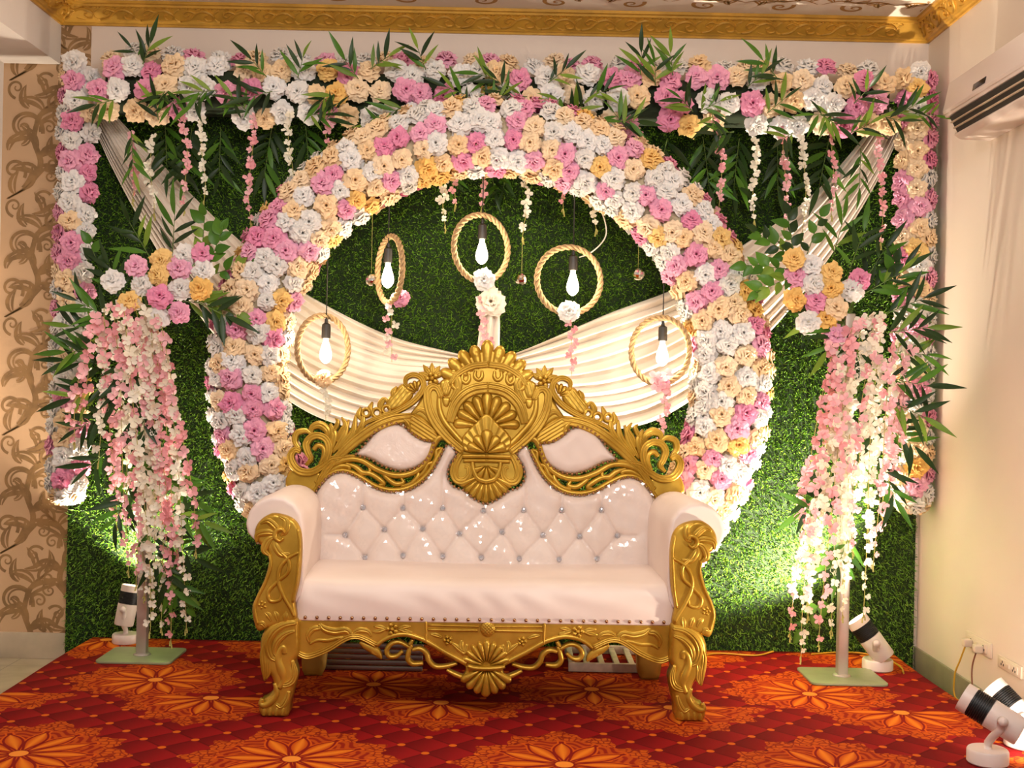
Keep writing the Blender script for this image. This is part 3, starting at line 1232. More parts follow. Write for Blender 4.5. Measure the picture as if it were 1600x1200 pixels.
def column(x_top, x_bot, y_top, y_bot, label, seed, side):
    rnd = random.Random(seed)
    Y = 6.25
    A, B = at(x_top, y_top, Y), at(x_bot, y_bot, Y)
    root = thing('flower_column', label, 'flower column', (B.x, Y, B.z), 0, 'flower columns framing the backdrop')
    put('post', MB().tube([A, B], .055, 10).mesh('post', M_core_g), root, Matrix())
    n = int((A.z - B.z) / .104)
    for i in range(n + 1):
        t = i / n
        c = A.lerp(B, t)
        for k, ang in enumerate((-62, -4, 58)):
            a = radians(ang + rnd.uniform(-9, 9))
            nrm = Vector((sin(a), -cos(a), rnd.uniform(-.15, .15)))
            p = c + Vector((sin(a) * .068, -cos(a) * .07, rnd.uniform(-.012, .012) + (.05 if k == 1 else 0)))
            carnation(root, p, nrm, rnd.uniform(.056, .066), pick_colour(rnd, (.30, .38, .30, .04)), rnd)
    for k in range(4):
        a = k * 1.6
        carnation(root, B + Vector((.04 * cos(a), -.03 + .03 * sin(a), -.05)), (.5 * cos(a), -.4, -.8), .058, ('peach', 'white', 'peach', 'white')[k], rnd)
    return root


column(128, 107, 120, 758, 'vertical column of carnations against the tan wallpaper', 2, -1)
column(1429, 1423, 130, 772, 'vertical column of carnations beside the air conditioner wall', 5, 1)


def pelmet():
    rnd = random.Random(9)
    Y = 6.27
    root = thing('flower_pelmet', 'long horizontal garland of carnations and bamboo leaves along the top', 'flower garland', at(780, 170, Y))
    A, B = at(172, 158, Y), at(1382, 158 + 27.3, Y)
    A.z = B.z = at(780, 160, Y).z
    mb = MB().box((A.x, Y - .10, A.z - .085), (B.x, Y + .14, A.z + .12))
    put('moss_core', soften(mb.mesh('core', M_core_g, False), .03, 3), root, Matrix())
    step = .114
    n = int((B.x - A.x) / step)
    rows = ((.205, .02, (0, -.55, .8)), (.105, -.135, (0, -1, .35)), (-.005, -.155, (0, -1, 0)), (-.118, -.125, (0, -.9, -.4)))
    for r, (dz, dy, nr) in enumerate(rows):
        for i in range(n + 1):
            if r == 3 and rnd.random() < .06:
                continue
            x = A.x + (i + .5 * (r % 2)) * step + rnd.uniform(-.02, .02)
            nrm = Vector(nr) + Vector((rnd.uniform(-.3, .3), 0, rnd.uniform(-.25, .25)))
            carnation(root, (x, Y + dy + rnd.uniform(-.015, .015), A.z + dz + rnd.uniform(-.02, .02)), nrm, rnd.uniform(.056, .067), pick_colour(rnd, (.32, .36, .31, .01)), rnd)
    # bamboo leaf sprays tucked between the flowers
    for i in range(50):
        px = 190 + i * 24.6 + rnd.uniform(-12, 12)
        py = rnd.choice((112, 128, 150, 168, 185, 198)) + (px - 780) * .0209
        o = at(px, py, Y - .19 - rnd.uniform(0, .03))
        up = py < 150 + (px - 780) * .0209
        d = (rnd.uniform(-1, 1), -.25, rnd.uniform(.25, .9) if up else rnd.uniform(-.5, .5))
        spray(root, o, d, rnd, 6, .140, .12, 'ddlm' if rnd.random() < .8 else 'lmd')
    o = at(232, 112, Y - .1)
    spray(root, o, (-.5, -.1, .7), rnd, 6, .1, .16, 'mdd')
    spray(root, at(1425, 178, Y - .2), (1, -.2, -.1), rnd, 6, .11, .12, 'dml')


pelmet()


def hanging_sprays():
    rnd = random.Random(14)
    nth = ['first', 'second', 'third', 'fourth', 'fifth', 'sixth']
    wall_end = [258, 300, 345, 425, 478, 560]
    ac_end = [1296, 1215, 1155, 1098, 1042, 975]
    for end, xs in (('wallpaper', wall_end), ('air conditioner', ac_end)):
        for k, px in enumerate(xs):
            y = 208 + rnd.uniform(-4, 8) + (px - 780) * .0209 - (28 if px in (560, 975) else 0)
            spray(None, at(px, y, 6.29), (rnd.uniform(-.25, .25), -.12, -1), rnd, 12, .175, .26, 'dddm', name='bamboo_spray', top=True, droop=.1,
                  label='dark bamboo spray hanging below the garland, %s counted from the %s end' % (nth[k], end), cat='foliage', group='hanging bamboo sprays')
    for px, py, end in ((205, 205, 'wallpaper'), (1345, 232, 'air conditioner')):
        spray(None, at(px, py, 6.10), (.12 if px < 800 else -.05, -.12, -1), rnd, 11 if px < 800 else 9, .125, .20, 'mmdl', name='bamboo_spray', top=True, droop=.1,
              label='bright green bamboo spray hanging over the upper end of the swag, %s end' % end, cat='foliage')
    for px, py, lab in ((702, 266, 'short bamboo spray below the arch top beside the blossom strands'), (768, 276, 'short bamboo spray below the arch top beside the highest pendant cord'), (790, 278, 'short bamboo spray below the arch top between cord and cream strand')):
        spray(None, at(px, py - 6, 6.33), (rnd.uniform(-.2, .2), -.05, -1), rnd, 7, .12, .10, 'mdd', name='bamboo_spray', top=True, label=lab, cat='foliage', group='bamboo sprays behind the arch')


hanging_sprays()


def garland_strands():
    rnd = random.Random(33)
    rows = [  # x, top, bottom, colour, what sets it apart
        (203, 205, 308, 'blush', 'pink blossom strand hanging over the swag nearest the wallpaper'),
        (231, 208, 330, 'cream', 'cream blossom strand hanging over the swag below the garland end'),
        (288, 185, 325, 'blush', 'pink blossom strand just clear of the swag by the wallpaper, beside a cream one'),
        (316, 185, 312, 'cream', 'cream blossom strand between two pink ones, wallpaper end of the garland'),
        (393, 180, 346, 'blush', 'long pink blossom strand just outside the arch, wallpaper end'),
        (451, 178, 292, 'cream', 'cream blossom strand ending on the flowers of the arch, wallpaper end'),
        (515, 180, 226, 'blush', 'very short pink blossom strand above the arch'),
        (990, 195, 222, 'blush', 'tiny pink blossom strand above the shoulder of the arch'),
        (1122, 180, 342, 'blush', 'pink blossom strand just outside the arch, air conditioner end'),
        (1183, 212, 342, 'cream', 'cream blossom strand above the leaves of the flower stand by the air conditioner'),
        (1230, 195, 346, 'blush', 'pink blossom strand between two cream ones over the swag'),
        (1262, 210, 362, 'cream', 'long cream blossom strand across the middle of the swag'),
        (1308, 210, 332, 'blush', 'pink blossom strand lying over the upper part of the swag'),
        (1374, 210, 378, 'blush', 'long pink blossom strand on the grass beside the flower column'),
    ]
    for px, y0, y1, c, lab in rows:
        a, b = at(px, y0, 6.06), at(px + rnd.uniform(-5, 5), y1, 6.07)
        if px in (203, 231, 1183, 1230, 1262, 1308):
            a.y = b.y = 6.12
        blossom_strand(a, b, c, rnd, None, lab, 'blossom strands hanging from the garland', .034, .026, .012)
    rows2 = [(712, 268, 318, 'blush', 'pink blossom strand under the arch beside a cream one'), (693, 275, 352, 'cream', 'cream blossom strand under the arch beside the slim rope hoop'),
             (757, 270, 326, 'blush', 'pink blossom strand behind the highest pendant cord'), (823, 272, 370, 'cream', 'cream blossom strand under the arch above a mirror ball'),
             (882, 258, 326, 'blush', 'short pink blossom strand under the arch beside the pendant cord'), (925, 268, 357, 'cream', 'short cream blossom strand under the arch beside the white cable')]
    for px, y0, y1, c, lab in rows2:
        a, b = at(px, y0 - 8, 6.09), at(px + rnd.uniform(-4, 4), y1, 6.11)
        blossom_strand(a, b, c, rnd, None, lab, 'blossom strands under the arch', .036, .026, .014)


garland_strands()

# ------------------------------------------------------------------ pendant lamps, rope hoops, mirror balls
M_black = mat('black_plastic', rgb(38, 34, 32), 0.45)
M_rope = mat('jute_rope', rgb(186, 154, 110), 0.85, vary=0.25, scale=60)
M_brass = mat('brass', rgb(190, 150, 70), 0.3, 0.9)


def emit_mat(name, col, strength):
    m = bpy.data.materials.new(name)
    m.use_nodes = True
    b = m.node_tree.nodes['Principled BSDF']
    b.inputs['Base Color'].default_value = (.9, .85, .75, 1)
    b.inputs['Emission Color'].default_value = col
    b.inputs['Emission Strength'].default_value = strength
    return m


M_bulb = emit_mat('lit_bulb', (1.0, .84, .55, 1), 7.0)

SOCKET = sharp(MB().lathe([(.0, .0), (.008, .0), (.010, -.022), (.022, -.03), (.0235, -.05), (.0235, -.1), (.019, -.102), (.0, -.102)], 20).mesh('socket', M_black))
BULB = MB().lathe([(.0, .0), (.013, .0), (.014, -.018), (.020, -.035), (.030, -.07), (.033, -.088), (.030, -.108), (.018, -.125), (.006, -.133), (.0, -.134)], 20).mesh('bulb', M_bulb)


def rope_hoop_mesh():
    mb = MB()
    R_, n = .172, 200
    for s in range(3):
        pts = []
        for i in range(n + 1):
            a = 2 * pi * i / n
            w = 2 * pi * s / 3 + 11 * a
            rr = R_ + .0088 * cos(w)
            pts.append((rr * cos(a), .0088 * sin(w), rr * sin(a)))
        mb.tube(pts, .0080, 6, caps=False)
    return mb.mesh('rope_hoop', M_rope)


HOOP = rope_hoop_mesh()


def pendants():
    rnd = random.Random(8)
    D = 6.02
    rows = [  # cord x, cord top, socket top, hoop centre, half width, flower (x, y, colour), label words
        (510, 392, 498, (505, 545), 33, 1, (505, 592, 'peach'), 'lowest by the wallpaper side'),
        (607, 300, 380, (609, 421), 24, -1, (626, 466, 'pink'), 'in the slim turned hoop'),
        (754, 265, 343, (752, 388), 41, 1, (756, 437, 'white'), 'highest, over the sofa crest'),
        (896, 292, 392, (889, 438), 50, 1, (889, 487, 'white'), 'in the round hoop facing front'),
        (1036, 420, 502, (1031, 548), 41, -1, (1034, 597, 'pink'), 'lowest by the air conditioner side'),
    ]
    hoop_l = ['rope hoop with a peach flower, hanging low against the cream swag', 'slim rope hoop turned nearly edge on with a pink flower', 'rope hoop with a white flower hanging highest above the sofa crest',
              'full round rope hoop with a white flower and pink strand', 'rope hoop with pink blossoms hanging low beside the arch']
    for k, (cx, c0, s0, hc, hw, sg, fl, where) in enumerate(rows):
        top, sk = at(cx, c0, D), at(cx, s0, D)
        top.x = sk.x
        root = thing('pendant_lamp', 'lit pendant bulb on a black cord, ' + where, 'pendant lamp', sk, 0, 'pendant lamps under the arch')
        put('cord', MB().tube([top, top.lerp(sk, .5), sk + Vector((0, 0, -.004))], .003, 6).mesh('cord', M_black), root, Matrix())
        put('socket', SOCKET, root, Matrix.Translation(sk))
        put('bulb', BULB, root, Matrix.Translation(sk - Vector((0, 0, .100))))
        ld = bpy.data.lights.new('bulb_glow', 'POINT')
        ld.energy, ld.color, ld.shadow_soft_size = 3.6, (1, .84, .60), .035
        lo = bpy.data.objects.new('bulb_glow', ld)
        COL.objects.link(lo)
        lo.parent = root
        lo.location = (0, -.075, -.18)
        # the hoop the cord passes through
        hcp = at(hc[0], hc[1], D)
        hr = thing('rope_hoop', hoop_l[k], 'rope hoop', hcp, 0, 'rope hoops around the pendants')
        ang = sg * math.acos(min(1, hw / 51.5))
        put('hoop', HOOP, hr, Matrix.Translation(hcp) @ Matrix.Rotation(ang, 4, 'Z'))
        fp = at(fl[0], fl[1], D - .03)
        carnation(hr, fp, (0, -1, .1), .056 if k in (2, 3) else .046, fl[2], rnd)
        if k == 4:
            for dx, dy in ((-10, -8), (8, -12), (2, 8), (-6, 6)):
                put('blossom', BLOS['blush'][rnd.randrange(4)], hr, frame_matrix(at(fl[0] + dx, fl[1] + dy, D - .06), (0, -1, 0), rnd.uniform(0, 6), .04))
        if k != 2:
            for j in range(9 if k else 6):
                p = at(fl[0] + (-16 if k == 1 else 4) + rnd.uniform(-8, 8), fl[1] + (8 if k != 1 else 12) + j * (10 if k else 9), D - .03)
                put('blossom', BLOS['cream' if (k == 0 or (k == 1 and j % 2)) else 'blush'][rnd.randrange(4)], hr, frame_matrix(p, (rnd.uniform(-.6, .6), -1, .1), rnd.uniform(0, 6), .024))
            a = at(fl[0] + (-14 if k == 1 else 4), fl[1], D - .02)
            b = at(fl[0] + (-14 if k == 1 else 4), fl[1] + (100 if k else 66), D - .02)
            put('strand_stem', MB().tube([a, b], .0016, 5).mesh('stem', STEM_Y), hr, Matrix())


pendants()

M_mirror = mat('mirror_facet', rgb(225, 220, 212), 0.06, 1.0)


def mirror_balls():
    R_ = .036
    mb = MB()
    n, m = 16, 9
    for j in range(m):
        z0, z1 = R_ * cos(pi * j / m), R_ * cos(pi * (j + 1) / m)
        r0, r1 = R_ * sin(pi * j / m), R_ * sin(pi * (j + 1) / m)
        for k in range(n):
            a0, a1 = 2 * pi * k / n, 2 * pi * (k + 1) / n
            mb.add([(r0 * cos(a0), r0 * sin(a0), z0), (r1 * cos(a0), r1 * sin(a0), z1), (r1 * cos(a1), r1 * sin(a1), z1), (r0 * cos(a1), r0 * sin(a1), z0)], [(0, 1, 2, 3)])
    me = mb.mesh('mirror_ball', M_mirror, False)
    for px, py, y0, lab in ((580, 437, 315, 'small mirror ball beside the slim rope hoop'), (815, 436, 372, 'small mirror ball between the two upper hoops'), (997, 428, 385, 'small mirror ball near the swag by the air conditioner side')):
        p, q = at(px, py, 6.18), at(px, y0, 6.18)
        q.x = p.x
        root = thing('mirror_ball', lab, 'mirror ball', p, 0, 'mirror balls under the arch')
        put('ball', me, root, Matrix.Translation(p) @ Matrix.Rotation(.4, 4, 'X'))
        put('thread', MB().tube([p + Vector((0, 0, R_)), q], .0012, 5).mesh('thread', STEM_Y), root, Matrix())


mirror_balls()
M_cable_w = mat('white_cable', rgb(232, 224, 208), 0.5)
tag(put('hanging_cable', MB().tube([tuple(p) for p in catmull([tuple(at(x, y, 6.12)) for x, y in ((936, 322), (945, 345), (947, 366), (938, 382), (921, 396), (905, 402))], 6)], .0035, 6).mesh('cable', M_cable_w)),
    'thin white cable looping under the arch beside the round hoop', 'cable')
# ------------------------------------------------------------------ flower stands
M_silver = mat('brushed_steel', rgb(190, 180, 172), 0.4, 0.6, vary=0.06, scale=12)
M_plate = mat('painted_steel_plate', rgb(150, 156, 120), 0.45, 0.15, vary=0.12, scale=6)


def stand(base_px, top_y, label, flowers, strands, sprays, ovates, seed):
    rnd = random.Random(seed)
    B = on_level(*base_px)
    T = at(base_px[0], top_y, B.y)
    T.x = B.x
    root = thing('flower_stand', label, 'flower stand', B, 0, 'flower stands either side of the sofa')
    # base plate with rounded corners
    w, d, r = .19, .165, .035
    out = []
    for cx, cy, a0 in ((w - r, d - r, 0), (-w + r, d - r, 90), (-w + r, -d + r, 180), (w - r, -d + r, 270)):
        for k in range(7):
            a = radians(a0 + 15 * k)
            out.append((B.x + cx + r * cos(a), B.y + cy + r * sin(a)))
    n = len(out)
    mb = MB().add([(x, y, .0005) for x, y in out] + [(x, y, .012) for x, y in out], [tuple(range(n))[::-1], tuple(range(n, 2 * n))] + [(k, (k + 1) % n, n + (k + 1) % n, n + k) for k in range(n)])
    put('base_plate', soften(mb.mesh('base_plate', M_plate, False), .002), root, Matrix())
    put('pole', soften(MB().box((B.x - .026, B.y - .026, .012), (B.x + .026, B.y + .026, T.z)).mesh('pole', M_silver, False), .006), root, Matrix())
    put('weld', MB().lathe([(.046, .012), (.04, .018), (.03, .022), (.0, .022)], 16, Matrix.Translation((B.x, B.y, 0))).mesh('weld', M_silver), root, Matrix())
    Yf = B.y - .10
    for px, py, c in flowers:
        put('flower_stem', MB().tube([T + Vector((0, 0, -.05)), at(px, py, Yf + .03)], .004, 5).mesh('flower_stem', STEM), root, Matrix())
        carnation(root, at(px, py, Yf - rnd.uniform(0, .05)), (rnd.uniform(-.35, .35), -1, rnd.uniform(-.1, .4)), rnd.uniform(.054, .062), c, rnd)
    k = 0
    for i, (x0, y0, x1, y1, c) in enumerate(strands):
        xc = base_px[0] - 8 if base_px[0] < 800 else base_px[0] + 25
        x0, x1 = xc + (x0 - xc) * .98, xc + (x1 - xc) * 1.04
        dy = rnd.uniform(-.03, .03) - (.06 if i < 10 else 0.0)
        blossom_strand(at(x0, y0, Yf + dy), at(x1, y1, Yf + dy + .02), 'blush' if c == 'P' else 'cream', rnd, root, None, None, .050 if i < 10 else .042, .035, .024, single=i < 10, top=False)
    for px, py, dx, dz, n_, tone in sprays:
        spray(root, at(px - (6 if px < 800 else 40) * dx, py, Yf + rnd.uniform(-.02, .07)), (dx, -.2, dz), rnd, n_ + 1, .165, .20, tone)
    for px, py, dx, dz, n_, tone in ovates:
        spray(root, at(px, py, Yf + rnd.uniform(-.02, .04)), (dx, -.15, dz), rnd, n_, .085, .22, tone, OVATE, 'leafy_twig')
    return root


def Zl(x, y):
    return 60 + x / 2.668, 350 + y / 2.668


def Zr(x, y):
    return 1180 + x / 2.79, 350 + y / 2.79


FL = [(*Zl(x, y), c) for x, y, c in ((410, 180, 'pink'), (515, 150, 'yellow'), (610, 130, 'white'), (685, 125, 'pink'), (312, 240, 'white'), (435, 255, 'white'), (505, 215, 'yellow'), (590, 185, 'pink'), (690, 195, 'white'),
                                      (385, 325, 'yellow'), (505, 305, 'pink'), (597, 270, 'white'), (680, 270, 'yellow'), (590, 370, 'pink'), (500, 392, 'white'))]
FR = [(*Zr(x, y), c) for x, y, c in ((170, 155, 'yellow'), (245, 180, 'white'), (180, 230, 'pink'), (330, 215, 'yellow'), (250, 262, 'white'), (450, 245, 'pink'), (333, 285, 'yellow'), (420, 290, 'white'), (170, 330, 'yellow'),
                                      (262, 338, 'pink'), (348, 368, 'peach'), (232, 430, 'white'), (305, 415, 'yellow'), (350, 490, 'pink'))]
SL = [(150, 490, 118, 690, 'P'), (165, 480, 160, 720, 'W'), (172, 470, 200, 890, 'P'), (192, 480, 232, 985, 'W'), (205, 485, 213, 910, 'P'), (225, 470, 240, 940, 'W'), (215, 480, 268, 1000, 'P'), (242, 490, 290, 980, 'W'),
      (250, 500, 300, 860, 'P'), (233, 500, 250, 870, 'W'),
      (183, 480, 196, 800, 'W'), (255, 520, 262, 700, 'P'), (160, 500, 180, 820, 'P'), (200, 500, 222, 930, 'W'), (235, 520, 275, 900, 'P'), (140, 520, 135, 650, 'P'), 
      (220, 520, 248, 980, 'W'), (230, 600, 258, 900, 'P')]
SR = [(1310, 520, 1238, 990, 'P'), (1320, 530, 1255, 1025, 'W'), (1330, 505, 1262, 940, 'P'), (1340, 500, 1283, 1005, 'P'), (1352, 490, 1298, 985, 'W'), (1372, 500, 1320, 960, 'W'), (1380, 490, 1347, 960, 'W'),
      (1362, 500, 1330, 860, 'P'), (1400, 540, 1365, 880, 'P'), (1346, 500, 1318, 900, 'W'),
      (1410, 520, 1375, 800, 'W'), (1420, 540, 1385, 790, 'P'), (1425, 530, 1400, 700, 'W'), (1300, 540, 1290, 700, 'P'), (1335, 560, 1275, 880, 'W'), 
      (1375, 560, 1355, 850, 'W'), (1415, 600, 1395, 740, 'P'), (1330, 600, 1268, 960, 'W')]
GLs = [(170, 500, -.9, .5, 8, 'dmd'), (165, 520, -1, .15, 8, 'ddl'), (160, 545, -1, -.1, 8, 'dml'), (160, 570, -1, .1, 7, 'ddm'), (165, 600, -.9, -.4, 8, 'dld'), (170, 640, -.8, -.5, 8, 'dmd'), (180, 690, -.7, -.7, 8, 'dmd'),
       (190, 470, -.3, .9, 7, 'dmd'), (200, 560, -.2, -1, 8, 'ddd'), (225, 620, .1, -1, 8, 'ddd'), (215, 700, .2, -1, 8, 'ddm'), (255, 690, .4, -.9, 8, 'dmd'), (265, 750, .8, -.5, 8, 'ddm'), (270, 800, .9, -.2, 8, 'dml'), (262, 840, .9, -.5, 7, 'ddm'),
       (255, 880, .5, -.9, 8, 'mmd'), (235, 820, .3, -1, 8, 'dmd'), (290, 470, .9, -.1, 7, 'ddl'), (310, 470, .9, -.4, 6, 'dlm'), (270, 395, .1, 1, 6, 'dmd'), (230, 400, -.5, .9, 6, 'dml'), (200, 760, -.3, -1, 8, 'dmd')]
GLo = [(325, 420, .35, .9, 8, 'lmm'), (330, 430, .9, .3, 7, 'mlm'), (315, 400, .1, 1, 6, 'mml'), (315, 470, .8, -.3, 5, 'mld'), (165, 440, -.3, .8, 5, 'mdm'), (270, 890, .4, -.8, 6, 'mml')]
GRs = [(1420, 490, .9, .4, 8, 'dmd'), (1425, 520, 1, .15, 8, 'ddl'), (1425, 550, 1, -.05, 8, 'dml'), (1425, 590, 1, -.2, 8, 'ddm'), (1420, 625, .9, -.4, 8, 'dld'), (1410, 660, .8, -.6, 8, 'dmd'), (1400, 470, .4, .9, 8, 'dmd'),
       (1380, 460, .8, .5, 7, 'dml'), (1340, 500, -.2, -1, 8, 'ddd'), (1330, 600, -.3, -1, 8, 'ddd'), (1300, 690, -.5, -.9, 8, 'ddm'), (1285, 740, -.8, -.6, 8, 'dmd'), (1270, 780, -.9, -.3, 7, 'ddm'), (1360, 640, .1, -1, 8, 'ddd'),
       (1390, 720, .3, -1, 8, 'dmd'), (1310, 840, -.4, -.9, 8, 'mmd'), (1280, 480, -.8, -.4, 6, 'dml'), (1300, 500, -.5, -.8, 6, 'dml'), (1340, 420, .3, 1, 6, 'dml'), (1310, 400, .2, 1, 5, 'dml'), (1370, 440, .5, .9, 6, 'mdd')]
GRo = [(1235, 400, -.8, .5, 8, 'mdl'), (1230, 420, -1, .05, 8, 'mlm'), (1240, 430, -.8, -.4, 7, 'mll'), (1240, 400, -.2, 1, 7, 'dmd'), (1260, 400, .3, 1, 5, 'ddm'), (1290, 930, -.5, -.7, 5, 'mml'), (1370, 470, .3, .8, 6, 'mmd')]
stand((222, 1026), 480, 'steel flower stand of hanging pink and cream blossoms in front of the wallpaper end', FL, SL, GLs, GLo, 61)
stand((1315, 1059), 490, 'steel flower stand of hanging pink and cream blossoms at the air conditioner end', FR, SR, GRs, GRo, 62)

# ------------------------------------------------------------------ floor spotlights
M_lampw = mat('white_lamp_body', rgb(226, 212, 204), 0.4)
M_fin = mat('black_heat_sink', rgb(20, 18, 18), 0.5)
M_lens = emit_mat('lit_lens', (1, .86, .66, 1), 6.0)


def spotlight(base, head, aim, label, power, cone, scale=1.0, color=(1, .86, .68), blend=.5):
    """round base, bent bracket, barrel head: white barrel, black finned ring, white lens cap"""
    base, head = Vector(base), Vector(head)
    root = thing('floor_spotlight', label, 'spotlight', base, 0, 'white floor spotlights on the stage')
    s = scale
    put('base', sharp(MB().lathe([(.0, .001), (.066 * s, .001), (.07 * s, .006), (.07 * s, .044 * s), (.066 * s, .05 * s), (.0, .05 * s)], 32, Matrix.Translation(base)).mesh('base', M_lampw)), root, Matrix())
    d = (Vector(aim) - head).normalized()
    side = d.cross(Vector((0, 1, 0)))
    side = Vector((1, 0, 0)) if side.length < .1 else side
    side = Vector((0, 1, 0)).cross(d).normalized()
    off = Vector((0, -.058 * s, 0))
    # bracket: foot, upright arm, pivot
    br = MB()
    f0 = base + Vector((0, 0, .05 * s))
    arm = [f0, f0 + Vector((0, 0, .02 * s)), f0 + off * .6 + Vector((0, 0, .05 * s)), head + off + Vector((0, 0, -.03 * s)), head + off]
    br.tube(arm, .014 * s, 8)
    put('bracket', br.mesh('bracket', M_lampw), root, Matrix())
    q = d.to_track_quat('Z', 'Y').to_matrix().to_4x4()
    H_ = Matrix.Translation(head) @ q
    r = .052 * s
    put('pivot_screw', MB().lathe([(0, 0), (.016 * s, 0), (.016 * s, .02 * s), (.0, .022 * s)], 14, Matrix.Translation(head + off * 1.1) @ Matrix.Rotation(pi / 2, 4, 'X')).mesh('pivot', M_lampw), root, Matrix())
    barrel = put('barrel', sharp(MB().lathe([(.0, -.10 * s), (r * .90, -.10 * s), (r * .97, -.095 * s), (r, .015 * s), (r * .92, .018 * s), (.0, .018 * s)], 32, H_).mesh('barrel', M_lampw)), root, Matrix())
    prof = [(.0, .018 * s)]
    for k in range(9):
        z = .018 * s + k * .0072 * s
        prof += [(r * 1.0, z), (r * 1.0, z + .0042 * s), (r * .90, z + .0046 * s), (r * .90, z + .0068 * s)]
    prof += [(.0, prof[-1][1])]
    put('heat_sink', sharp(MB().lathe(prof, 32, H_).mesh('fins', M_fin)), root, Matrix())
    z0 = prof[-1][1]
    cap = put('lens_cap', sharp(MB().lathe([(.0, z0), (r * 1.0, z0), (r * 1.0, z0 + .034 * s), (r * .92, z0 + .034 * s), (r * .9, z0 + .02 * s), (.0, z0 + .02 * s)], 32, H_).mesh('cap', M_lampw)), root, Matrix())
    put('lens', MB().lathe([(r * .88, z0 + .0205 * s), (r * .5, z0 + .026 * s), (.0, z0 + .028 * s)], 24, H_).mesh('lens', M_lens), cap, Matrix())
    ld = bpy.data.lights.new('spot_beam', 'SPOT')
    ld.energy, ld.color, ld.spot_size, ld.spot_blend, ld.shadow_soft_size = power, color, radians(cone), blend, .03
    lo = bpy.data.objects.new('spot_beam', ld)
    COL.objects.link(lo)
    lo.parent = root
    lo.matrix_basis = world_of(root).inverted() @ (Matrix.Translation(head + d * (z0 + .045 * s)) @ (d.to_track_quat('-Z', 'Y').to_matrix().to_4x4()))
    return root


bl = on_level(196, 1004)
spotlight(bl, at(199, 948, bl.y - .01), at(219, 850, bl.y + .03), 'white floor spotlight behind the flower stand by the wallpaper', 150, 130)
br_ = on_level(1371, 1046)
spotlight(br_, at(1362, 1000, br_.y - .02), at(1282, 892, br_.y + .05), 'white floor spotlight behind the flower stand by the air conditioner wall', 430, 130, 1.12)
bf = on_level(1543, 1192)
spotlight(bf, at(1553, 1118, bf.y - .02), (-.35, 6.0, 1.5), 'white floor spotlight at the front corner of the stage, nearest the camera', 60, 75, 1.12)
bg_ = on_level(1600, 1166)
spotlight(bg_, at(1586, 1112, bg_.y + .02), (.6, 6.3, 1.9), 'white floor spotlight tucked behind the nearest one by the sockets', 45, 75, 1.12)
# a third fixture of the row stands just beyond the picture's edge and washes the wall
bh_ = Vector((2.06, 4.33, 0))
spotlight(bh_, bh_ + Vector((-.01, -.01, .19)), (2.2, 5.2, -.05), 'white floor spotlight washing the wall below the sockets', 14, 100, 1.12)
# ------------------------------------------------------------------ carved gilt sofa
def gold_mat():
    m = mat('gold_paint', rgb(176, 132, 38), 0.34, 0.58)
    nt = m.node_tree
    b = nt.nodes['Principled BSDF']
    f = noise(nt, 7, 4)
    nt.links.new(mixc(nt, f.step(.3, .7), rgb(172, 132, 36), rgb(206, 166, 62)), b.inputs['Base Color'])
    bump(nt, b, noise(nt, 90, 3), .12, .002)
    return m


def leather_mat(name, film):
    m = mat(name, rgb(238, 214, 202), 0.5)
    nt = m.node_tree
    b = nt.nodes['Principled BSDF']
    f = noise(nt, 2.5, 3)
    nt.links.new(mixc(nt, f.step(.3, .7), rgb(232, 214, 204), rgb(240, 224, 215)), b.inputs['Base Color'])
    if film:        # clear plastic film left over the upholstery
        b.inputs['Coat Weight'].default_value = 1.0
        b.inputs['Coat IOR'].default_value = 1.65
        b.inputs['Coat Roughness'].default_value = .05
        bump(nt, b, noise(nt, 7, 3, dist=4.0), 1.0, .035, 'Coat Normal')
    else:
        bump(nt, b, noise(nt, 5, 3, dist=.6), .15, .01)
    return m


M_gold = gold_mat()
M_leather = leather_mat('blush_leatherette', False)
M_film = leather_mat('blush_leatherette_under_film', True)
M_nail = mat('bronze_nail', rgb(168, 128, 92), 0.25, 0.9)
M_crystal = mat('crystal_button', rgb(205, 205, 212), 0.08, 0.7)
M_gold_plain = mat('gold_side_board', rgb(168, 130, 46), 0.5, 0.3)

SO, SA = Vector((-.094, 5.045, 0)), radians(2.0)
SM = Matrix.Translation(SO) @ Matrix.Rotation(SA, 4, 'Z')
SMI = SM.inverted()
EYE_L = SMI @ Vector((0, 0, CAM_H))          # the eye in sofa coordinates (only used to read sizes off the photograph)


class Plane:
    """a plane of the sofa: local y = y0 + slope * (z - z0); (a, b, h) = across, up the plane, out towards the front"""
    def __init__(self, y0, slope=0.0, z0=0.0):
        self.o = Vector((0, y0, z0))
        self.e = Vector((0, slope, 1)).normalized()
        self.n = Vector((0, -1, slope)).normalized()

    def uv(self, px, py):
        d = SMI.to_3x3() @ (at(px, py, 1.0) - Vector((0, 0, CAM_H)))
        t = (self.o - EYE_L).dot(self.n) / d.dot(self.n)
        p = EYE_L + d * t - self.o
        return p.x, p.dot(self.e)

    def to(self, a, b, h):
        return self.o + Vector((a, 0, 0)) + self.e * b + self.n * h


sofa = thing('carved_sofa', 'blush leatherette sofa with ornate carved gold frame in front of the arch', 'sofa', SO, SA)


def spart(name, mb, material, parent=None, smooth=True, label=None):
    o = put(name, mb.mesh(name, material, smooth), parent or sofa)
    if label:
        o['label'] = label
    return o


def mirror(mb):
    """append the mirror image in x (faces flipped)"""
    n = len(mb.v)
    mb.v += [(-x, y, z) for x, y, z in mb.v[:n]]
    fs = mb.f[:]
    mb.f += [tuple(i + n for i in f[::-1]) for f in fs]
    mb.mi += mb.mi[:]
    return mb


def mirrored(mb):
    out = MB()
    out.v = [(-x, y, z) for x, y, z in mb.v]
    out.f = [f[::-1] for f in mb.f]
    out.mi = mb.mi[:]
    return out


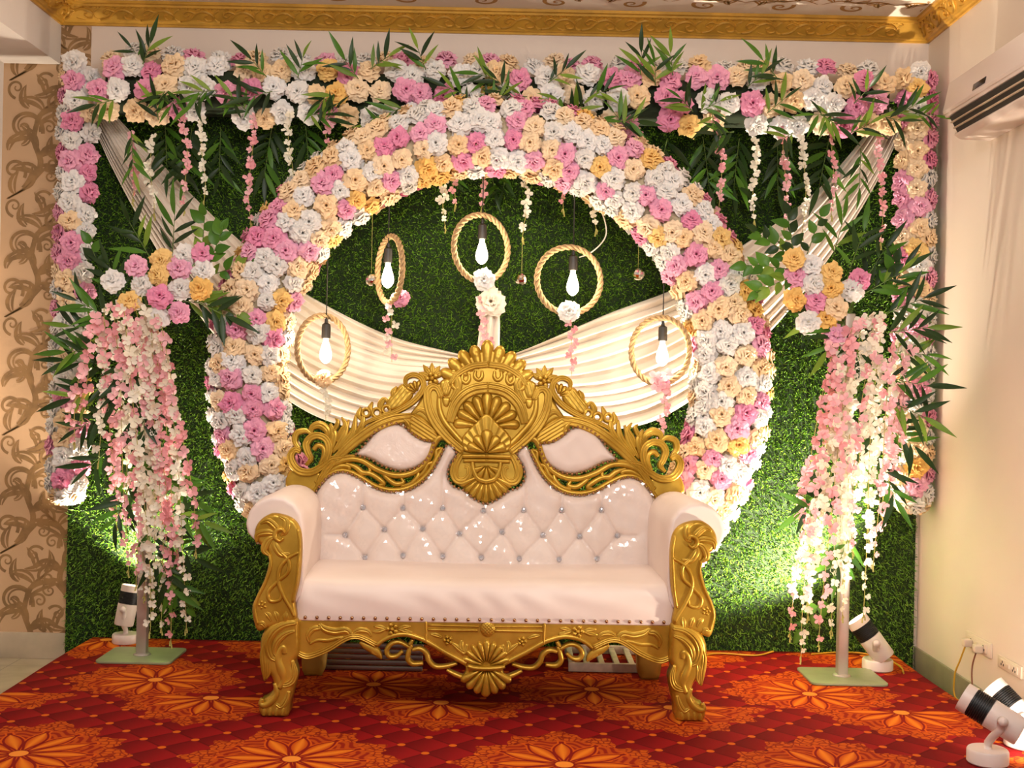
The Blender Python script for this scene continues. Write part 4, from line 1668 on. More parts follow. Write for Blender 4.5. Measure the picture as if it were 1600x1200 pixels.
PB = Plane(.60, .13, .55)      # raked back
PF = Plane(0.0)                # front of apron, legs and arm posts
PXB = 5.70 / F                 # metres per photograph pixel on each plane
PXF = 5.045 / F


def stroke(mb, pl, pts, height=.016, prof='round', base=.012, back=.02, n=7, sc=None):
    """pts: (px, py, half width in px)"""
    s = sc or (PXB if pl is PB else PXF)
    rows = [(*pl.uv(x, y), w * s) for x, y, w in pts]
    sweep(mb, catmull(rows, n), height, prof, base, back, pl.to)


def poly(pl, pts, n=5):
    return catmull([pl.uv(x, y) for x, y in pts], n, True)


def plate(mb, pl, pts, hf, step=.006, thick=.02, base=0.0, n=5):
    relief(mb, poly(pl, pts, n), hf, step, thick, pl.to, base=base)


def lobes(mb, pl, cx, cy, r0, r1, a0, a1, n, height, base, thick=.012, tip=0.12, mid=0.0, veins=2):
    """fan of rounded lobes about a pixel centre (angles in degrees, 90 = up in the picture)"""
    s = PXB if pl is PB else PXF
    ca, cb = pl.uv(cx, cy)
    r0, r1 = r0 * s, r1 * s
    da = radians(a1 - a0) / n
    for k in range(n):
        am = radians(a0) + da * (k + .5)
        rr = r1 * (1 + (mid if k == n // 2 else 0))
        out = []
        hw = abs(da) * .5
        for t in np.linspace(-1, 1, 13):                      # scalloped outer edge
            rad = rr * (1 - tip * abs(t) ** 2.2)
            out.append((ca + rad * cos(am + hw * t), cb + rad * sin(am + hw * t)))
        for t in np.linspace(1, -1, 7):
            out.append((ca + r0 * cos(am + hw * t), cb + r0 * sin(am + hw * t)))

        def hf(a, b, d, am=am, hw=hw, rr=rr):
            ang = np.arctan2(b - cb, a - ca) - am
            ang = (ang + pi) % (2 * pi) - pi
            u = np.clip(ang / hw, -1, 1)
            rad = np.hypot(a - ca, b - cb)
            t = np.clip((rad - r0) / (rr - r0 + 1e-9), 0, 1)
            body = (1 - np.abs(u) ** 2.6) * (.62 + .38 * np.sin(pi * np.clip(t * .85 + .1, 0, 1)))
            groove = .20 * np.abs(np.cos(veins * pi * u)) * (1 - np.abs(u))
            return height * np.clip(body - groove, 0, 1) * np.clip(d / .004, 0, 1) ** .5
        relief(mb, out, hf, max(.0045, (r1 - r0) / 12), thick, pl.to, base=base)


def rosette(mb, pl, cx, cy, r, base, h=.012):
    lobes(mb, pl, cx, cy, r * .22, r, 0, 360, 5, h, base, .008, .45, veins=1)
    s = PXB if pl is PB else PXF
    ca, cb = pl.uv(cx, cy)
    out = [(ca + r * s * .32 * cos(t), cb + r * s * .32 * sin(t)) for t in np.linspace(0, 2 * pi, 12, endpoint=False)]
    relief(mb, out, dome(h * .9, r * s * .3), .005, .004, pl.to, base=base + h * .45)


def veined(height, ax, bx, n=4):
    """leaf surface: rounded, with grooves running from point ax to bx"""
    def f(a, b, d):
        dx, dy = bx[0] - ax[0], bx[1] - ax[1]
        L = math.hypot(dx, dy)
        v = (-(a - ax[0]) * dy + (b - ax[1]) * dx) / L
        t = np.clip(d / .016, 0, 1)
        return height * np.sqrt(1 - (1 - t) ** 2) * (1 - .28 * np.abs(np.sin(v * n * 60)))
    return f


# ---- crest: central medallion
def crest_medallion():
    mb = MB()
    left = [(706, 576), (694, 594), (680, 600), (664, 606), (662, 632), (668, 656), (688, 680), (700, 690), (714, 702), (717, 712), (706, 728), (704, 742), (709, 754), (722, 761), (734, 773), (748, 781)]
    L = [PB.uv(*p) for p in left]
    top, bot = PB.uv(760, 545), PB.uv(760, 786)
    full = [(0, top[1])] + L + [(0, bot[1])] + [(-a, b) for a, b in L[::-1]]
    relief(mb, catmull(full, 4, True), dome(.010, .012), .010, .028, PB.to, base=0)
    h = MB()        # everything that is symmetrical is carved once and mirrored

    # horseshoe arch bands
    stroke(h, PB, [(763, 606, 9), (742, 609, 9), (726, 617, 9), (713, 631, 8.5), (706, 648, 7.5), (703, 660, 6)], .017, 'groove', .010)
    stroke(h, PB, [(763, 570, 5), (742, 572, 5), (726, 578, 5), (712, 588, 4.5), (703, 601, 4)], .014, 'groove', .010)
    # long S rails that run into the girdle
    stroke(h, PB, [(690, 622, 4.5), (684, 608, 5), (675, 605, 5.5), (668, 614, 6), (669, 634, 6.5), (676, 654, 7), (688, 672, 7), (704, 689, 6.5), (724, 706, 6)], .020, 'groove', .010)
    stroke(h, PB, [(686, 618, 3.5), (687, 640, 4.5), (694, 658, 5), (708, 676, 5), (728, 698, 5)], .013, 'round', .010)
    # trefoil row between the two bands
    for x, y in ((748, 586), (728, 591), (713, 600)):
        stroke(h, PB, [(x - 5, y - 6, 2.5), (x - 6, y + 3, 3.5), (x, y + 8, 3.5), (x + 5, y + 3, 3.5), (x + 5, y - 6, 2.5)], .012, 'round', .008)
    # scroll shoulders
    stroke(h, PB, [(702, 588, 3), (710, 586, 6), (716, 598, 7), (713, 614, 6), (704, 628, 4)], .015, 'leaf', .008)
    plate(h, PB, [(688, 597), (702, 592), (706, 606), (700, 620), (690, 616)], veined(.013, PB.uv(690, 618), PB.uv(698, 592), 3), .005, .01, .008)
    plate(h, PB, [(691, 622), (704, 622), (700, 636), (693, 634)], dome(.012, .012), .006, .01, .008)
    rosette(h, PB, 675, 592, 12, .012, .014)
    # spiky leaf crown over the shoulder flower
    for ang, ln in ((160, 22), (125, 24), (90, 23), (55, 22), (25, 22)):
        a = radians(ang)
        stroke(h, PB, [(675, 590, 4.5), (675 + ln * .6 * cos(a), 590 - ln * .6 * sin(a), 4.8), (675 + ln * cos(a), 590 - ln * sin(a), .8)], .010, 'leaf', .002, n=5)
    # lower curls beside the bottom shell
    stroke(h, PB, [(722, 708, 5), (713, 722, 6.5), (709, 738, 6.5), (714, 750, 6), (725, 751, 5.5), (733, 742, 5), (732, 730, 4), (726, 729, 3)], .020, 'groove', .006, .03)
    stroke(h, PB, [(738, 721, 3.5), (740, 735, 4.5), (747, 748, 4.5), (763, 753, 4.5)], .016, 'round', .010)
    # girdle
    stroke(h, PB, [(722, 713, 4.0), (740, 713, 4.0), (763, 713, 4.0)], .020, 'round', .012)
    stroke(h, PB, [(724, 720, 3.2), (740, 720, 3.2), (763, 720, 3.2)], .016, 'round', .012)
    mirror(h)
    mb.add(h.v, h.f)
    # shells
    lobes(mb, PB, 760, 618, 42, 83, 20, 160, 9, .017, .004, .024, .13, .07, 3)
    lobes(mb, PB, 760, 668, 6, 53, -4, 184, 9, .017, .010, .01, .12, .06, 3)
    # pleated chevron over the girdle, with a small shell in it
    ca, cb_ = PB.uv(760, 712)
    plate(mb, PB, [(760, 646), (742, 662), (722, 684), (726, 706), (760, 708), (794, 706), (798, 684), (778, 662)],
          lambda a, b, d: .016 * np.clip(d / .008, 0, 1) ** .5 * (1 - .22 * np.abs(np.sin(13 * np.arctan2(b - cb_, a - ca)))), .005, .01, .016, 3)
    lobes(mb, PB, 760, 709, 3, 33, 6, 174, 5, .014, .030, .006, .14, .14, 2)
    lobes(mb, PB, 760, 727, 1, 23, 190, 350, 5, .014, .014, .006, .08, .10, 1)
    lobes(mb, PB, 760, 738, 18, 46, 200, 340, 9, .018, .008, .012, .10, .04, 1)
    spart('crest_medallion', mb, M_gold)


crest_medallion()


# ---- crest: one wing (built on the wallpaper side, mirrored for the other)
def crest_wing():
    mb = MB()
    # wedge board behind the arm
    plate(mb, PB, [(456, 731), (478, 737), (502, 738), (499, 752), (494, 768), (470, 772), (446, 758)], dome(.008, .01), .012, .03, 0, 3)
    # main rail over the small upholstered panel
    stroke(mb, PB, [(497, 762, 4), (503, 746, 5), (517, 726, 6), (536, 707, 7), (560, 686, 8), (588, 667, 8.5), (616, 656, 8.5), (644, 652, 7)], .024, 'groove', .006, .03)
    # leaf that closes the rail over the panel
    plate(mb, PB, [(632, 648), (650, 648), (668, 658), (682, 674), (686, 688), (672, 691), (652, 686), (638, 674), (630, 660)], veined(.022, PB.uv(634, 655), PB.uv(684, 688), 3.2), .005, .028, .004)
    stroke(mb, PB, [(630, 654, 2), (638, 662, 3.4), (642, 672, 2)], .018, 'round', .012)
    # lower rail of the panel, runs up beside the medallion
    stroke(mb, PB, [(500, 745, 3), (520, 727, 4), (545, 718, 4.5), (566, 720, 4.5), (588, 733, 4.8), (612, 742, 5), (634, 742, 5), (655, 733, 5), (670, 716, 5), (677, 697, 5), (686, 684, 5), (700, 684, 5), (710, 694, 4.5), (716, 706, 4)], .020, 'round', .004, .028)
    # edge rail of the big cushion
    stroke(mb, PB, [(488, 772, 3), (498, 758, 3.6), (510, 745, 3.8), (527, 736, 4), (546, 737, 4), (566, 747, 4), (588, 760, 4.2), (612, 766, 4.5), (636, 763, 4.5), (656, 752, 4.5), (672, 735, 4.5), (684, 714, 4.5), (692, 700, 4)], .018, 'round', .004, .028)
    # pierced S scrolls between the two rails
    for pts in ([(508, 742, 2), (520, 734, 4), (534, 728, 4.5), (546, 730, 3.5), (544, 736, 2.5)], [(540, 724, 2.5), (556, 730, 4.5), (566, 738, 4.5), (577, 738, 3.5), (578, 730, 2.5)],
                [(562, 742, 2), (578, 740, 4), (592, 748, 4.5), (600, 756, 3.5), (592, 758, 2.5)], [(596, 738, 2.5), (606, 748, 4), (618, 756, 4.5), (630, 754, 3.5), (627, 747, 2.5)],
                [(626, 760, 2), (642, 756, 4), (652, 746, 4.5), (654, 738, 3)], [(650, 748, 2), (662, 738, 4), (668, 726, 4), (678, 722, 2.5)], [(672, 728, 2), (681, 716, 3.5), (682, 704, 3.5), (690, 700, 2.5)],
                [(492, 752, 2), (500, 756, 3.6), (508, 750, 3), (504, 744, 2)]):
        stroke(mb, PB, pts, .016, 'round', .002, .02)
    # corner volutes
    stroke(mb, PB, [(556, 712, 2), (535, 715, 4), (518, 718, 5), (502, 730, 5.5), (486, 738, 6), (468, 736, 6.2), (457, 724, 6.2), (455, 711, 5.5), (462, 703, 5), (470, 706, 4)], .024, 'groove', .006, .03)
    stroke(mb, PB, [(503, 732, 3), (511, 718, 5), (515, 702, 5.5), (511, 688, 5.5), (499, 681, 5.5), (486, 684, 5.5), (479, 695, 5.5), (482, 708, 5), (486, 718, 4), (478, 727, 2)], .024, 'groove', .008, .03)
    stroke(mb, PB, [(500, 726, 3), (507, 712, 4.5), (506, 700, 4.5), (497, 696, 4.2), (490, 703, 3.5)], .020, 'round', .006, .028)
    stroke(mb, PB, [(468, 702, 3), (461, 690, 4.5), (464, 677, 5), (477, 673, 4), (486, 678, 2)], .018, 'leaf', .004, .028)
    stroke(mb, PB, [(486, 680, 2), (488, 668, 5), (500, 664, 6.5), (511, 672, 6), (512, 684, 3)], .016, 'leaf', .002, .026)
    # upright acanthus fingers
    for pts in ([(514, 712, 2), (519, 695, 5), (522, 678, 6), (516, 662, 2)], [(520, 708, 2), (530, 694, 4.5), (538, 680, 5.5), (545, 656, 1.5)], [(528, 704, 2), (540, 690, 4.5), (552, 674, 5.5), (556, 648, 1.5)],
                [(540, 697, 2), (554, 682, 4), (566, 664, 5), (568, 644, 1.5)], [(526, 690, 1.5), (533, 676, 5), (540, 664, 4.5), (534, 652, 1.2)], [(508, 690, 2), (520, 676, 3.5), (528, 660, 3.5), (524, 654, 1)]):
        stroke(mb, PB, pts, .018, 'leaf', .004, .028, 6)
    # outer rail with bead holes, climbing to the shoulder flower
    stroke(mb, PB, [(556, 676, 2), (572, 661, 3), (596, 651, 3.6), (618, 644, 4), (640, 632, 4.5), (655, 618, 4.8), (662, 604, 4.8), (658, 591, 4.5), (646, 586, 4.2), (635, 591, 4), (634, 601, 3), (641, 604, 2.2)], .020, 'groove', .006, .028)
    for cx, cy, r in ((572, 645, 6), (589, 645, 6.5), (604, 640, 6)):
        stroke(mb, PB, [(cx + r * cos(t), cy + r * sin(t), 2.6) for t in np.linspace(0, 2 * pi, 9)], .013, 'round', .004, .022, 3)
    plate(mb, PB, [(606, 640), (604, 626), (616, 612), (628, 600), (638, 606), (646, 616), (636, 630), (620, 640)], veined(.016, PB.uv(606, 640), PB.uv(636, 604), 3), .006, .024, .002)
    lobes(mb, PB, 652, 614, 3, 20, 70, 190, 5, .012, .008, .012, .14, 0, 1)
    for pts in ([(600, 646, 1.5), (594, 634, 5), (600, 624, 4), (606, 628, 2)], [(584, 652, 1.5), (578, 640, 4.5), (582, 628, 1.5)], [(566, 658, 1.5), (560, 648, 4), (564, 636, 1.5)], [(618, 628, 1.5), (614, 614, 4.5), (620, 604, 1.5)]):
        stroke(mb, PB, pts, .014, 'leaf', .002, .024, 5)
    # web between the rail and the medallion
    plate(mb, PB, [(640, 650), (652, 632), (664, 616), (672, 640), (676, 662), (684, 676), (670, 664), (655, 652)], dome(.008, .01), .008, .024, 0)
    stroke(mb, PB, [(646, 648, 2), (656, 640, 4), (668, 646, 5), (674, 660, 3)], .012, 'leaf', .006)
    return mb


WING = crest_wing()
spart('crest_wing', WING, M_gold)
spart('crest_wing', mirrored(WING), M_gold)

# ---- upholstery of the back
C_BTN = [(568, 793), (630, 794), (692, 794), (755, 798), (818, 797), (877, 797), (939, 797),
         (540, 836), (601, 827), (661, 826), (718, 834), (784, 831), (848, 836), (905, 838), (964, 837),
         (571, 871), (630, 868), (692, 869), (752, 871), (811, 873), (873, 874), (932, 873)]


def back_cushion():
    left = [(492, 900), (490, 840), (489, 790), (494, 770), (505, 754), (517, 743), (532, 738), (546, 740), (566, 750), (588, 763), (612, 769), (638, 766), (658, 755), (675, 737), (687, 716), (694, 701), (702, 695), (711, 703), (713, 712), (703, 728), (700, 746), (709, 760), (724, 766), (742, 780)]
    L = [PB.uv(*p) for p in left]
    bot = PB.uv(760, 787)
    out = catmull(L + [(0, bot[1])] + [(-a, b) for a, b in L[::-1]], 4, True)
    B = np.array([PB.uv(*p) for p in C_BTN])
    segs = []
    r1, r2, r3 = range(0, 7), range(7, 15), range(15, 22)
    for i in r1:                       # creases fan down to the neighbours in the next row, and up to the rim
        for j in (7 + i, 8 + i):
            segs.append((B[i], B[j]))
        segs.append((B[i], B[i] + (0, .16)))
    for i in r3:
        k = i - 15
        for j in (7 + k, 8 + k):
            segs.append((B[i], B[j]))
        segs.append((B[i], B[i] - (0, .06)))
    segs.append((B[7], B[7] - (.09, 0)))
    segs.append((B[14], B[14] + (.09, 0)))
    SA_, SB_ = np.array([s[0] for s in segs]), np.array([s[1] for s in segs])

    def hf(a, b, d):
        rim = np.sqrt(1 - (1 - np.clip(d / .05, 0, 1)) ** 2)
        ds = seg_dist(a, b, SA_, SB_)
        db = np.min(np.hypot(a[:, None] - B[None, :, 0], b[:, None] - B[None, :, 1]), 1)
        crease = .014 * np.exp(-(ds / .007))
        dimple = .024 * np.exp(-(db / .020) ** 1.2)
        puff = .006 * np.clip(ds / .05, 0, 1)
        wr = .0025 * np.sin(a * 47 + b * 31) * np.sin(a * 19 - b * 37)
        return (.052 * rim + (puff - crease - dimple + wr) * np.clip(d / .03, 0, 1))
    mb = MB()
    relief(mb, out, hf, .0075, .03, PB.to, base=-.012)
    # crumpled clear film over the upholstery
    fm = bpy.data.materials.new('clear_film')
    fm.use_nodes = True
    nt = fm.node_tree
    gl, tr, mx = nt.nodes.new('ShaderNodeBsdfGlossy'), nt.nodes.new('ShaderNodeBsdfTransparent'), nt.nodes.new('ShaderNodeMixShader')
    gl.inputs['Roughness'].default_value = .10
    mx.inputs[0].default_value = .075
    nt.links.new(tr.outputs[0], mx.inputs[1])
    nt.links.new(gl.outputs[0], mx.inputs[2])
    nt.links.new(mx.outputs[0], nt.nodes['Material Output'].inputs[0])
    rg = np.random.default_rng(3)

    def film(a, b, d):
        loose = np.clip(.55 + .6 * np.sin(a * 5.1 + 1.2) * np.sin(b * 9 + .6) - .35 * (a > .25), .12, 1)
        return hf(a, b, np.maximum(d, .012)) + .004 + rg.normal(0, .0022, len(a)) * loose
    fb = MB()
    relief(fb, out, film, .0155, .004, PB.to, base=-.012)
    o = spart('back_cushion', mb, M_leather, label='tufted blush backrest under shiny clear plastic film')
    spart('plastic_film', fb, fm, o, False, 'crinkled clear plastic film')
    # crystal buttons
    n = 10
    g = MB()
    for (r0, z0), (r1_, z1) in (((1, 0), (1, .35)), ((1, .35), (.62, .75)), ((.62, .75), (.001, .85))):
        for k in range(n):
            a0, a1 = 2 * pi * k / n, 2 * pi * (k + 1) / n
            g.add([(r0 * cos(a0), r0 * sin(a0), z0), (r0 * cos(a1), r0 * sin(a1), z0), (r1_ * cos(a1), r1_ * sin(a1), z1), (r1_ * cos(a0), r1_ * sin(a0), z1)], [(0, 1, 2, 3)])
    me = g.mesh('crystal_button', M_crystal, False)
    for a, b in B:
        p = PB.to(a, b, .022)
        bo = bpy.data.objects.new('crystal_button', me)
        COL.objects.link(bo)
        bo.parent = o
        bo.matrix_basis = Matrix.Translation(p) @ PB.n.to_track_quat('Z', 'Y').to_matrix().to_4x4() @ Matrix.Scale(.0128, 4)
    return out


BACK_RIM = back_cushion()
UP_L = [(557, 710), (570, 695), (587, 675), (610, 663), (628, 664), (644, 677), (660, 687), (678, 693), (669, 716), (650, 731), (626, 736), (600, 729), (578, 717)]


def upper_panels():
    out = poly(PB, UP_L, 5)
    for s in (1, -1):
        oo = [(a * s, b) for a, b in out]
        if s < 0:
            oo = oo[::-1]
        mb = MB()
        relief(mb, oo, lambda a, b, d: .040 * np.sqrt(1 - (1 - np.clip(d / .05, 0, 1)) ** 2) + .0015 * np.sin(a * 60) * np.sin(b * 50), .009, .025, PB.to, base=-.008)
        spart('upper_panel', mb, M_film if s > 0 else M_leather)
    return out


UP_RIM = upper_panels()


def nails(name, pts3, normal, r=.0078):
    """row of dome-headed upholstery nails"""
    mb = MB()
    q = Vector(normal).to_track_quat('Z', 'Y').to_matrix().to_4x4()
    for p in pts3:
        mb.lathe([(r, 0), (r * .9, r * .45), (r * .5, r * .8), (0, r * .95)], 8, Matrix.Translation(p) @ q)
    o = spart(name, mb, M_nail)
    o['kind'] = 'stuff'
    return o


def along(rim, pitch, keep=None):
    R_ = np.array(list(rim) + [rim[0]])
    s = np.concatenate([[0], np.cumsum(np.hypot(*np.diff(R_, axis=0).T))])
    t = np.arange(0, s[-1], pitch)
    P = np.stack([np.interp(t, s, R_[:, 0]), np.interp(t, s, R_[:, 1])], 1)
    return [p for p in P if keep is None or keep(p)]


zb = PB.uv(500, 790)[1]
nails('back_nails', [PB.to(a, b, .022) for a, b in along(BACK_RIM, .0235, lambda p: p[1] > zb)], PB.n)
nails('panel_nails', [PB.to(s * a, b, .022) for a, b in along(UP_RIM, .0235) for s in (1, -1)], PB.n)

# ---- seat
def seat():
    xl, zt0 = PF.uv(463, 966)
    xr = PF.uv(1066, 974)[0]
    hw = (xr - xl) / 2
    prof = [(.63, .44), (.63, .565), (.58, .582), (.40, .590), (.20, .588), (.07, .582), (.015, .568), (-.010, .535), (-.019, .485), (-.016, PF.uv(760, 969)[1] + .004), (-.006, PF.uv(760, 969)[1] - .012), (.05, .40)]
    prof = catmull(prof, 4)
    nx = 90
    vs, fs = [], []
    for i in range(nx + 1):
        t = -1 + 2 * i / nx
        edge = max(0, abs(t) - .93) / .07
        for k, (y, z) in enumerate(prof):
            x = hw * t
            fold = .0035 * sin(26 * t + z * 40 + 3 * sin(5 * t)) * max(0, 1 - abs(z - .50) / .07) * (1 if y < .1 else 0)
            sagg = -.010 * math.exp(-((t - .05) / .55) ** 2) * (1 if .1 < y < .6 else 0)
            front = 1 if y < .09 else 0
            round_ = .035 * edge ** 2 if front else 0
            vs.append((x, y + fold + round_, z + sagg - .020 * edge ** 2 * (1 if z > .5 else 0)))
    n = len(prof)
    for i in range(nx):
        for k in range(n - 1):
            fs.append((i * n + k, i * n + k + 1, (i + 1) * n + k + 1, (i + 1) * n + k))
    fs.append(tuple(range(n))[::-1])
    fs.append(tuple(range(nx * n, nx * n + n)))
    spart('seat_cushion', MB().add(vs, fs), M_leather, label='smooth blush seat cushion with a nailed front edge')
    zz = PF.uv(760, 969)[1]
    k = 34
    nails('seat_nails', [Vector((-hw * .985 + 2 * hw * .985 * i / (k - 1), -.020 + (.012 if i in (0, k - 1) else 0), zz + .006)) for i in range(k)], (0, -1, 0), .0080)


seat()


# ---- rolled arms
def arm(side):
    ci, co = .79, 1.045                                     # inner and outer reach of the roll
    R_ = (co - ci) / 2
    cx, cz = (ci + co) / 2, .815
    ring = [(ci + .012, .47), (ci, .56), (ci, .70)] + [(cx - R_ * cos(t), cz + R_ * sin(t)) for t in np.linspace(0, pi * 1.12, 18)] + [(cx + .01, .70), (cx - .02, .64), (cx - .02, .47)]
    P = np.array(ring)
    ys = [(-.012, .80), (-.018, .88), (-.008, .96), (.02, 1.0), (.08, 1.02), (.2, 1.0), (.4, .98), (.6, .97), (.665, .95)]
    vs, fs = [], []
    n = len(P)
    for yi, (y, sc) in enumerate(ys):
        for k, (x, z) in enumerate(P):
            t = k / n
            top = 1 if 3 <= k < 21 else .0
            gather = .0055 * sin(k * 2.9) * max(0, 1 - (y + .02) / .08) * top
            dx, dz = x - cx, z - cz
            rr = sc + gather / R_
            x2 = cx + dx * (1 + (rr - 1) * top)
            z2 = cz + dz * (1 + (rr - 1) * top) if z > .66 else z
            vs.append((side * x2, y, z2))
    m = len(ys)
    for i in range(m - 1):
        for k in range(n):
            k2 = (k + 1) % n
            f = (i * n + k, i * n + k2, (i + 1) * n + k2, (i + 1) * n + k)
            fs.append(f if side > 0 else f[::-1])
    fs.append(tuple(range(n)) if side < 0 else tuple(range(n))[::-1])
    fs.append(tuple(range((m - 1) * n, m * n))[::-1] if side < 0 else tuple(range((m - 1) * n, m * n)))
    o = spart('arm_cushion', MB().add(vs, fs), M_leather)
    md = o.modifiers.new('round', 'SUBSURF')
    md.levels = md.render_levels = 1


arm(1)
arm(-1)


# ---- carved arm front, leg and apron (front plane)
PA = Plane(-.034)              # arm fronts stand proud of the seat


def fstroke(mb, pts, height=.012, prof='round', base=.010, back=.012, pl=None, n=6):
    stroke(mb, pl or PA, pts, height, prof, base, back, n, PXF)


def arm_front():
    mb = MB()
    out = [(430, 802), (414, 807), (402, 819), (398, 835), (404, 848), (417, 858), (421, 874), (415, 900), (405, 924), (395, 945), (396, 966), (403, 985), (418, 982), (440, 976), (463, 968), (461, 940), (467, 913), (470, 890), (472, 850), (468, 824), (455, 809)]
    plate(mb, PA, out, dome(.014, .018), .008, .045, 0, 4)
    # leaf whorl of the scroll head
    for a0 in (20, 75, 130, 185, 240):
        a = radians(a0)
        cx, cy = 434, 838
        fstroke(mb, [(cx + 5 * cos(a), cy - 5 * sin(a), 2.5), (cx + 16 * cos(a + .35), cy - 14 * sin(a + .35), 6), (cx + 30 * cos(a + .75), cy - 28 * sin(a + .75), 5.5), (cx + 34 * cos(a + 1.15), cy - 32 * sin(a + 1.15), 1.5)], .014, 'leaf', .010)
    fstroke(mb, [(446, 832, 2), (441, 826, 3.5), (433, 829, 4), (431, 838, 4), (438, 844, 3), (444, 840, 2)], .016, 'round', .016)
    # ribbon crossing down the post
    fstroke(mb, [(468, 862, 2.5), (450, 872, 3.5), (438, 888, 3.8), (436, 908, 3.8), (444, 930, 3.6), (455, 950, 3), (460, 962, 2)], .013, 'round', .012)
    fstroke(mb, [(440, 862, 2.5), (452, 876, 3.6), (450, 894, 3.6), (434, 908, 3.6), (420, 924, 3.6), (424, 938, 3.4), (438, 936, 3), (440, 926, 2)], .012, 'round', .012)
    fstroke(mb, [(466, 826, 2.2), (469, 850, 2.6), (466, 890, 2.6), (463, 915, 2.4), (458, 940, 2)], .009, 'round', .012)
    fstroke(mb, [(422, 866, 2.2), (424, 884, 2.6), (416, 908, 2.8), (404, 932, 2.8), (399, 952, 2.6), (404, 974, 2)], .010, 'round', .012)
    rosette(mb, PA, 411, 944, 8, .012, .010)
    for x, y, a in ((425, 962, 150), (436, 964, 120), (446, 966, 80), (416, 972, 200)):
        r = radians(a)
        fstroke(mb, [(x, y + 8, 2), (x + 6 * cos(r), y - 4 * sin(r), 5), (x + 13 * cos(r), y - 12 * sin(r), 1.2)], .010, 'leaf', .010)
    return mb


AF = arm_front()
spart('arm_front', AF, M_gold)
spart('arm_front', mirrored(AF), M_gold)


def front_leg():
    mb = MB()
    out = [(464, 966), (440, 968), (421, 976), (410, 992), (407, 1010), (409, 1034), (413, 1062), (420, 1052), (428, 1066), (425, 1082), (414, 1092), (406, 1097), (408, 1117), (430, 1119), (450, 1118), (454, 1096), (461, 1070), (464, 1052), (460, 1036), (466, 1022), (467, 990)]
    plate(mb, PA, out, dome(.020, .026), .008, .085, .0, 4)
    fstroke(mb, [(464, 972, 3), (444, 976, 5), (428, 988, 6), (420, 1006, 6), (424, 1024, 5), (432, 1030, 3)], .014, 'leaf', .016)
    fstroke(mb, [(462, 984, 2), (446, 990, 5), (434, 1002, 6), (430, 1018, 4), (437, 1024, 2)], .012, 'leaf', .018)
    fstroke(mb, [(416, 1000, 2), (412, 1020, 5), (414, 1042, 5.5), (414, 1062, 1.2)], .012, 'leaf', .012)
    fstroke(mb, [(424, 1022, 2), (420, 1036, 5), (420, 1050, 4), (417, 1060, 1)], .010, 'leaf', .014)
    fstroke(mb, [(446, 1020, 4), (444, 1010, 5), (438, 1016, 5), (436, 1030, 6), (441, 1046, 7), (444, 1060, 5), (438, 1074, 4)], .014, 'round', .016)
    fstroke(mb, [(458, 1030, 2), (462, 1048, 4.5), (458, 1062, 5), (448, 1068, 4.5), (440, 1068, 3)], .014, 'groove', .014)
    fstroke(mb, [(430, 1066, 3), (434, 1080, 5), (428, 1092, 5.5), (416, 1100, 5.5), (409, 1098, 4.5), (411, 1090, 3)], .014, 'round', .014)
    fstroke(mb, [(452, 1078, 3), (448, 1092, 5), (440, 1102, 5), (432, 1098, 3)], .012, 'leaf', .014)
    for x in (415, 424, 434, 444):
        fstroke(mb, [(x, 1104, 2.5), (x - 1, 1110, 3.6), (x - 2, 1116, 3)], .010, 'round', .014)
    return mb


FLG = front_leg()
spart('front_leg', FLG, M_gold)
spart('front_leg', mirrored(FLG), M_gold)
for s in (-1, 1):
    mb = MB()
    o_ = [(-.868, .0), (-.785, .0), (-.765, .12), (-.76, .42), (-.88, .42), (-.885, .12)]
    relief(mb, catmull([(s * a, b) for a, b in (o_ if s > 0 else o_[::-1])], 3, True), dome(.006, .008), .03, .07, lambda a, b, h: Vector((a, .655 - h, max(0, b))))
    spart('rear_leg', mb, M_gold_plain)


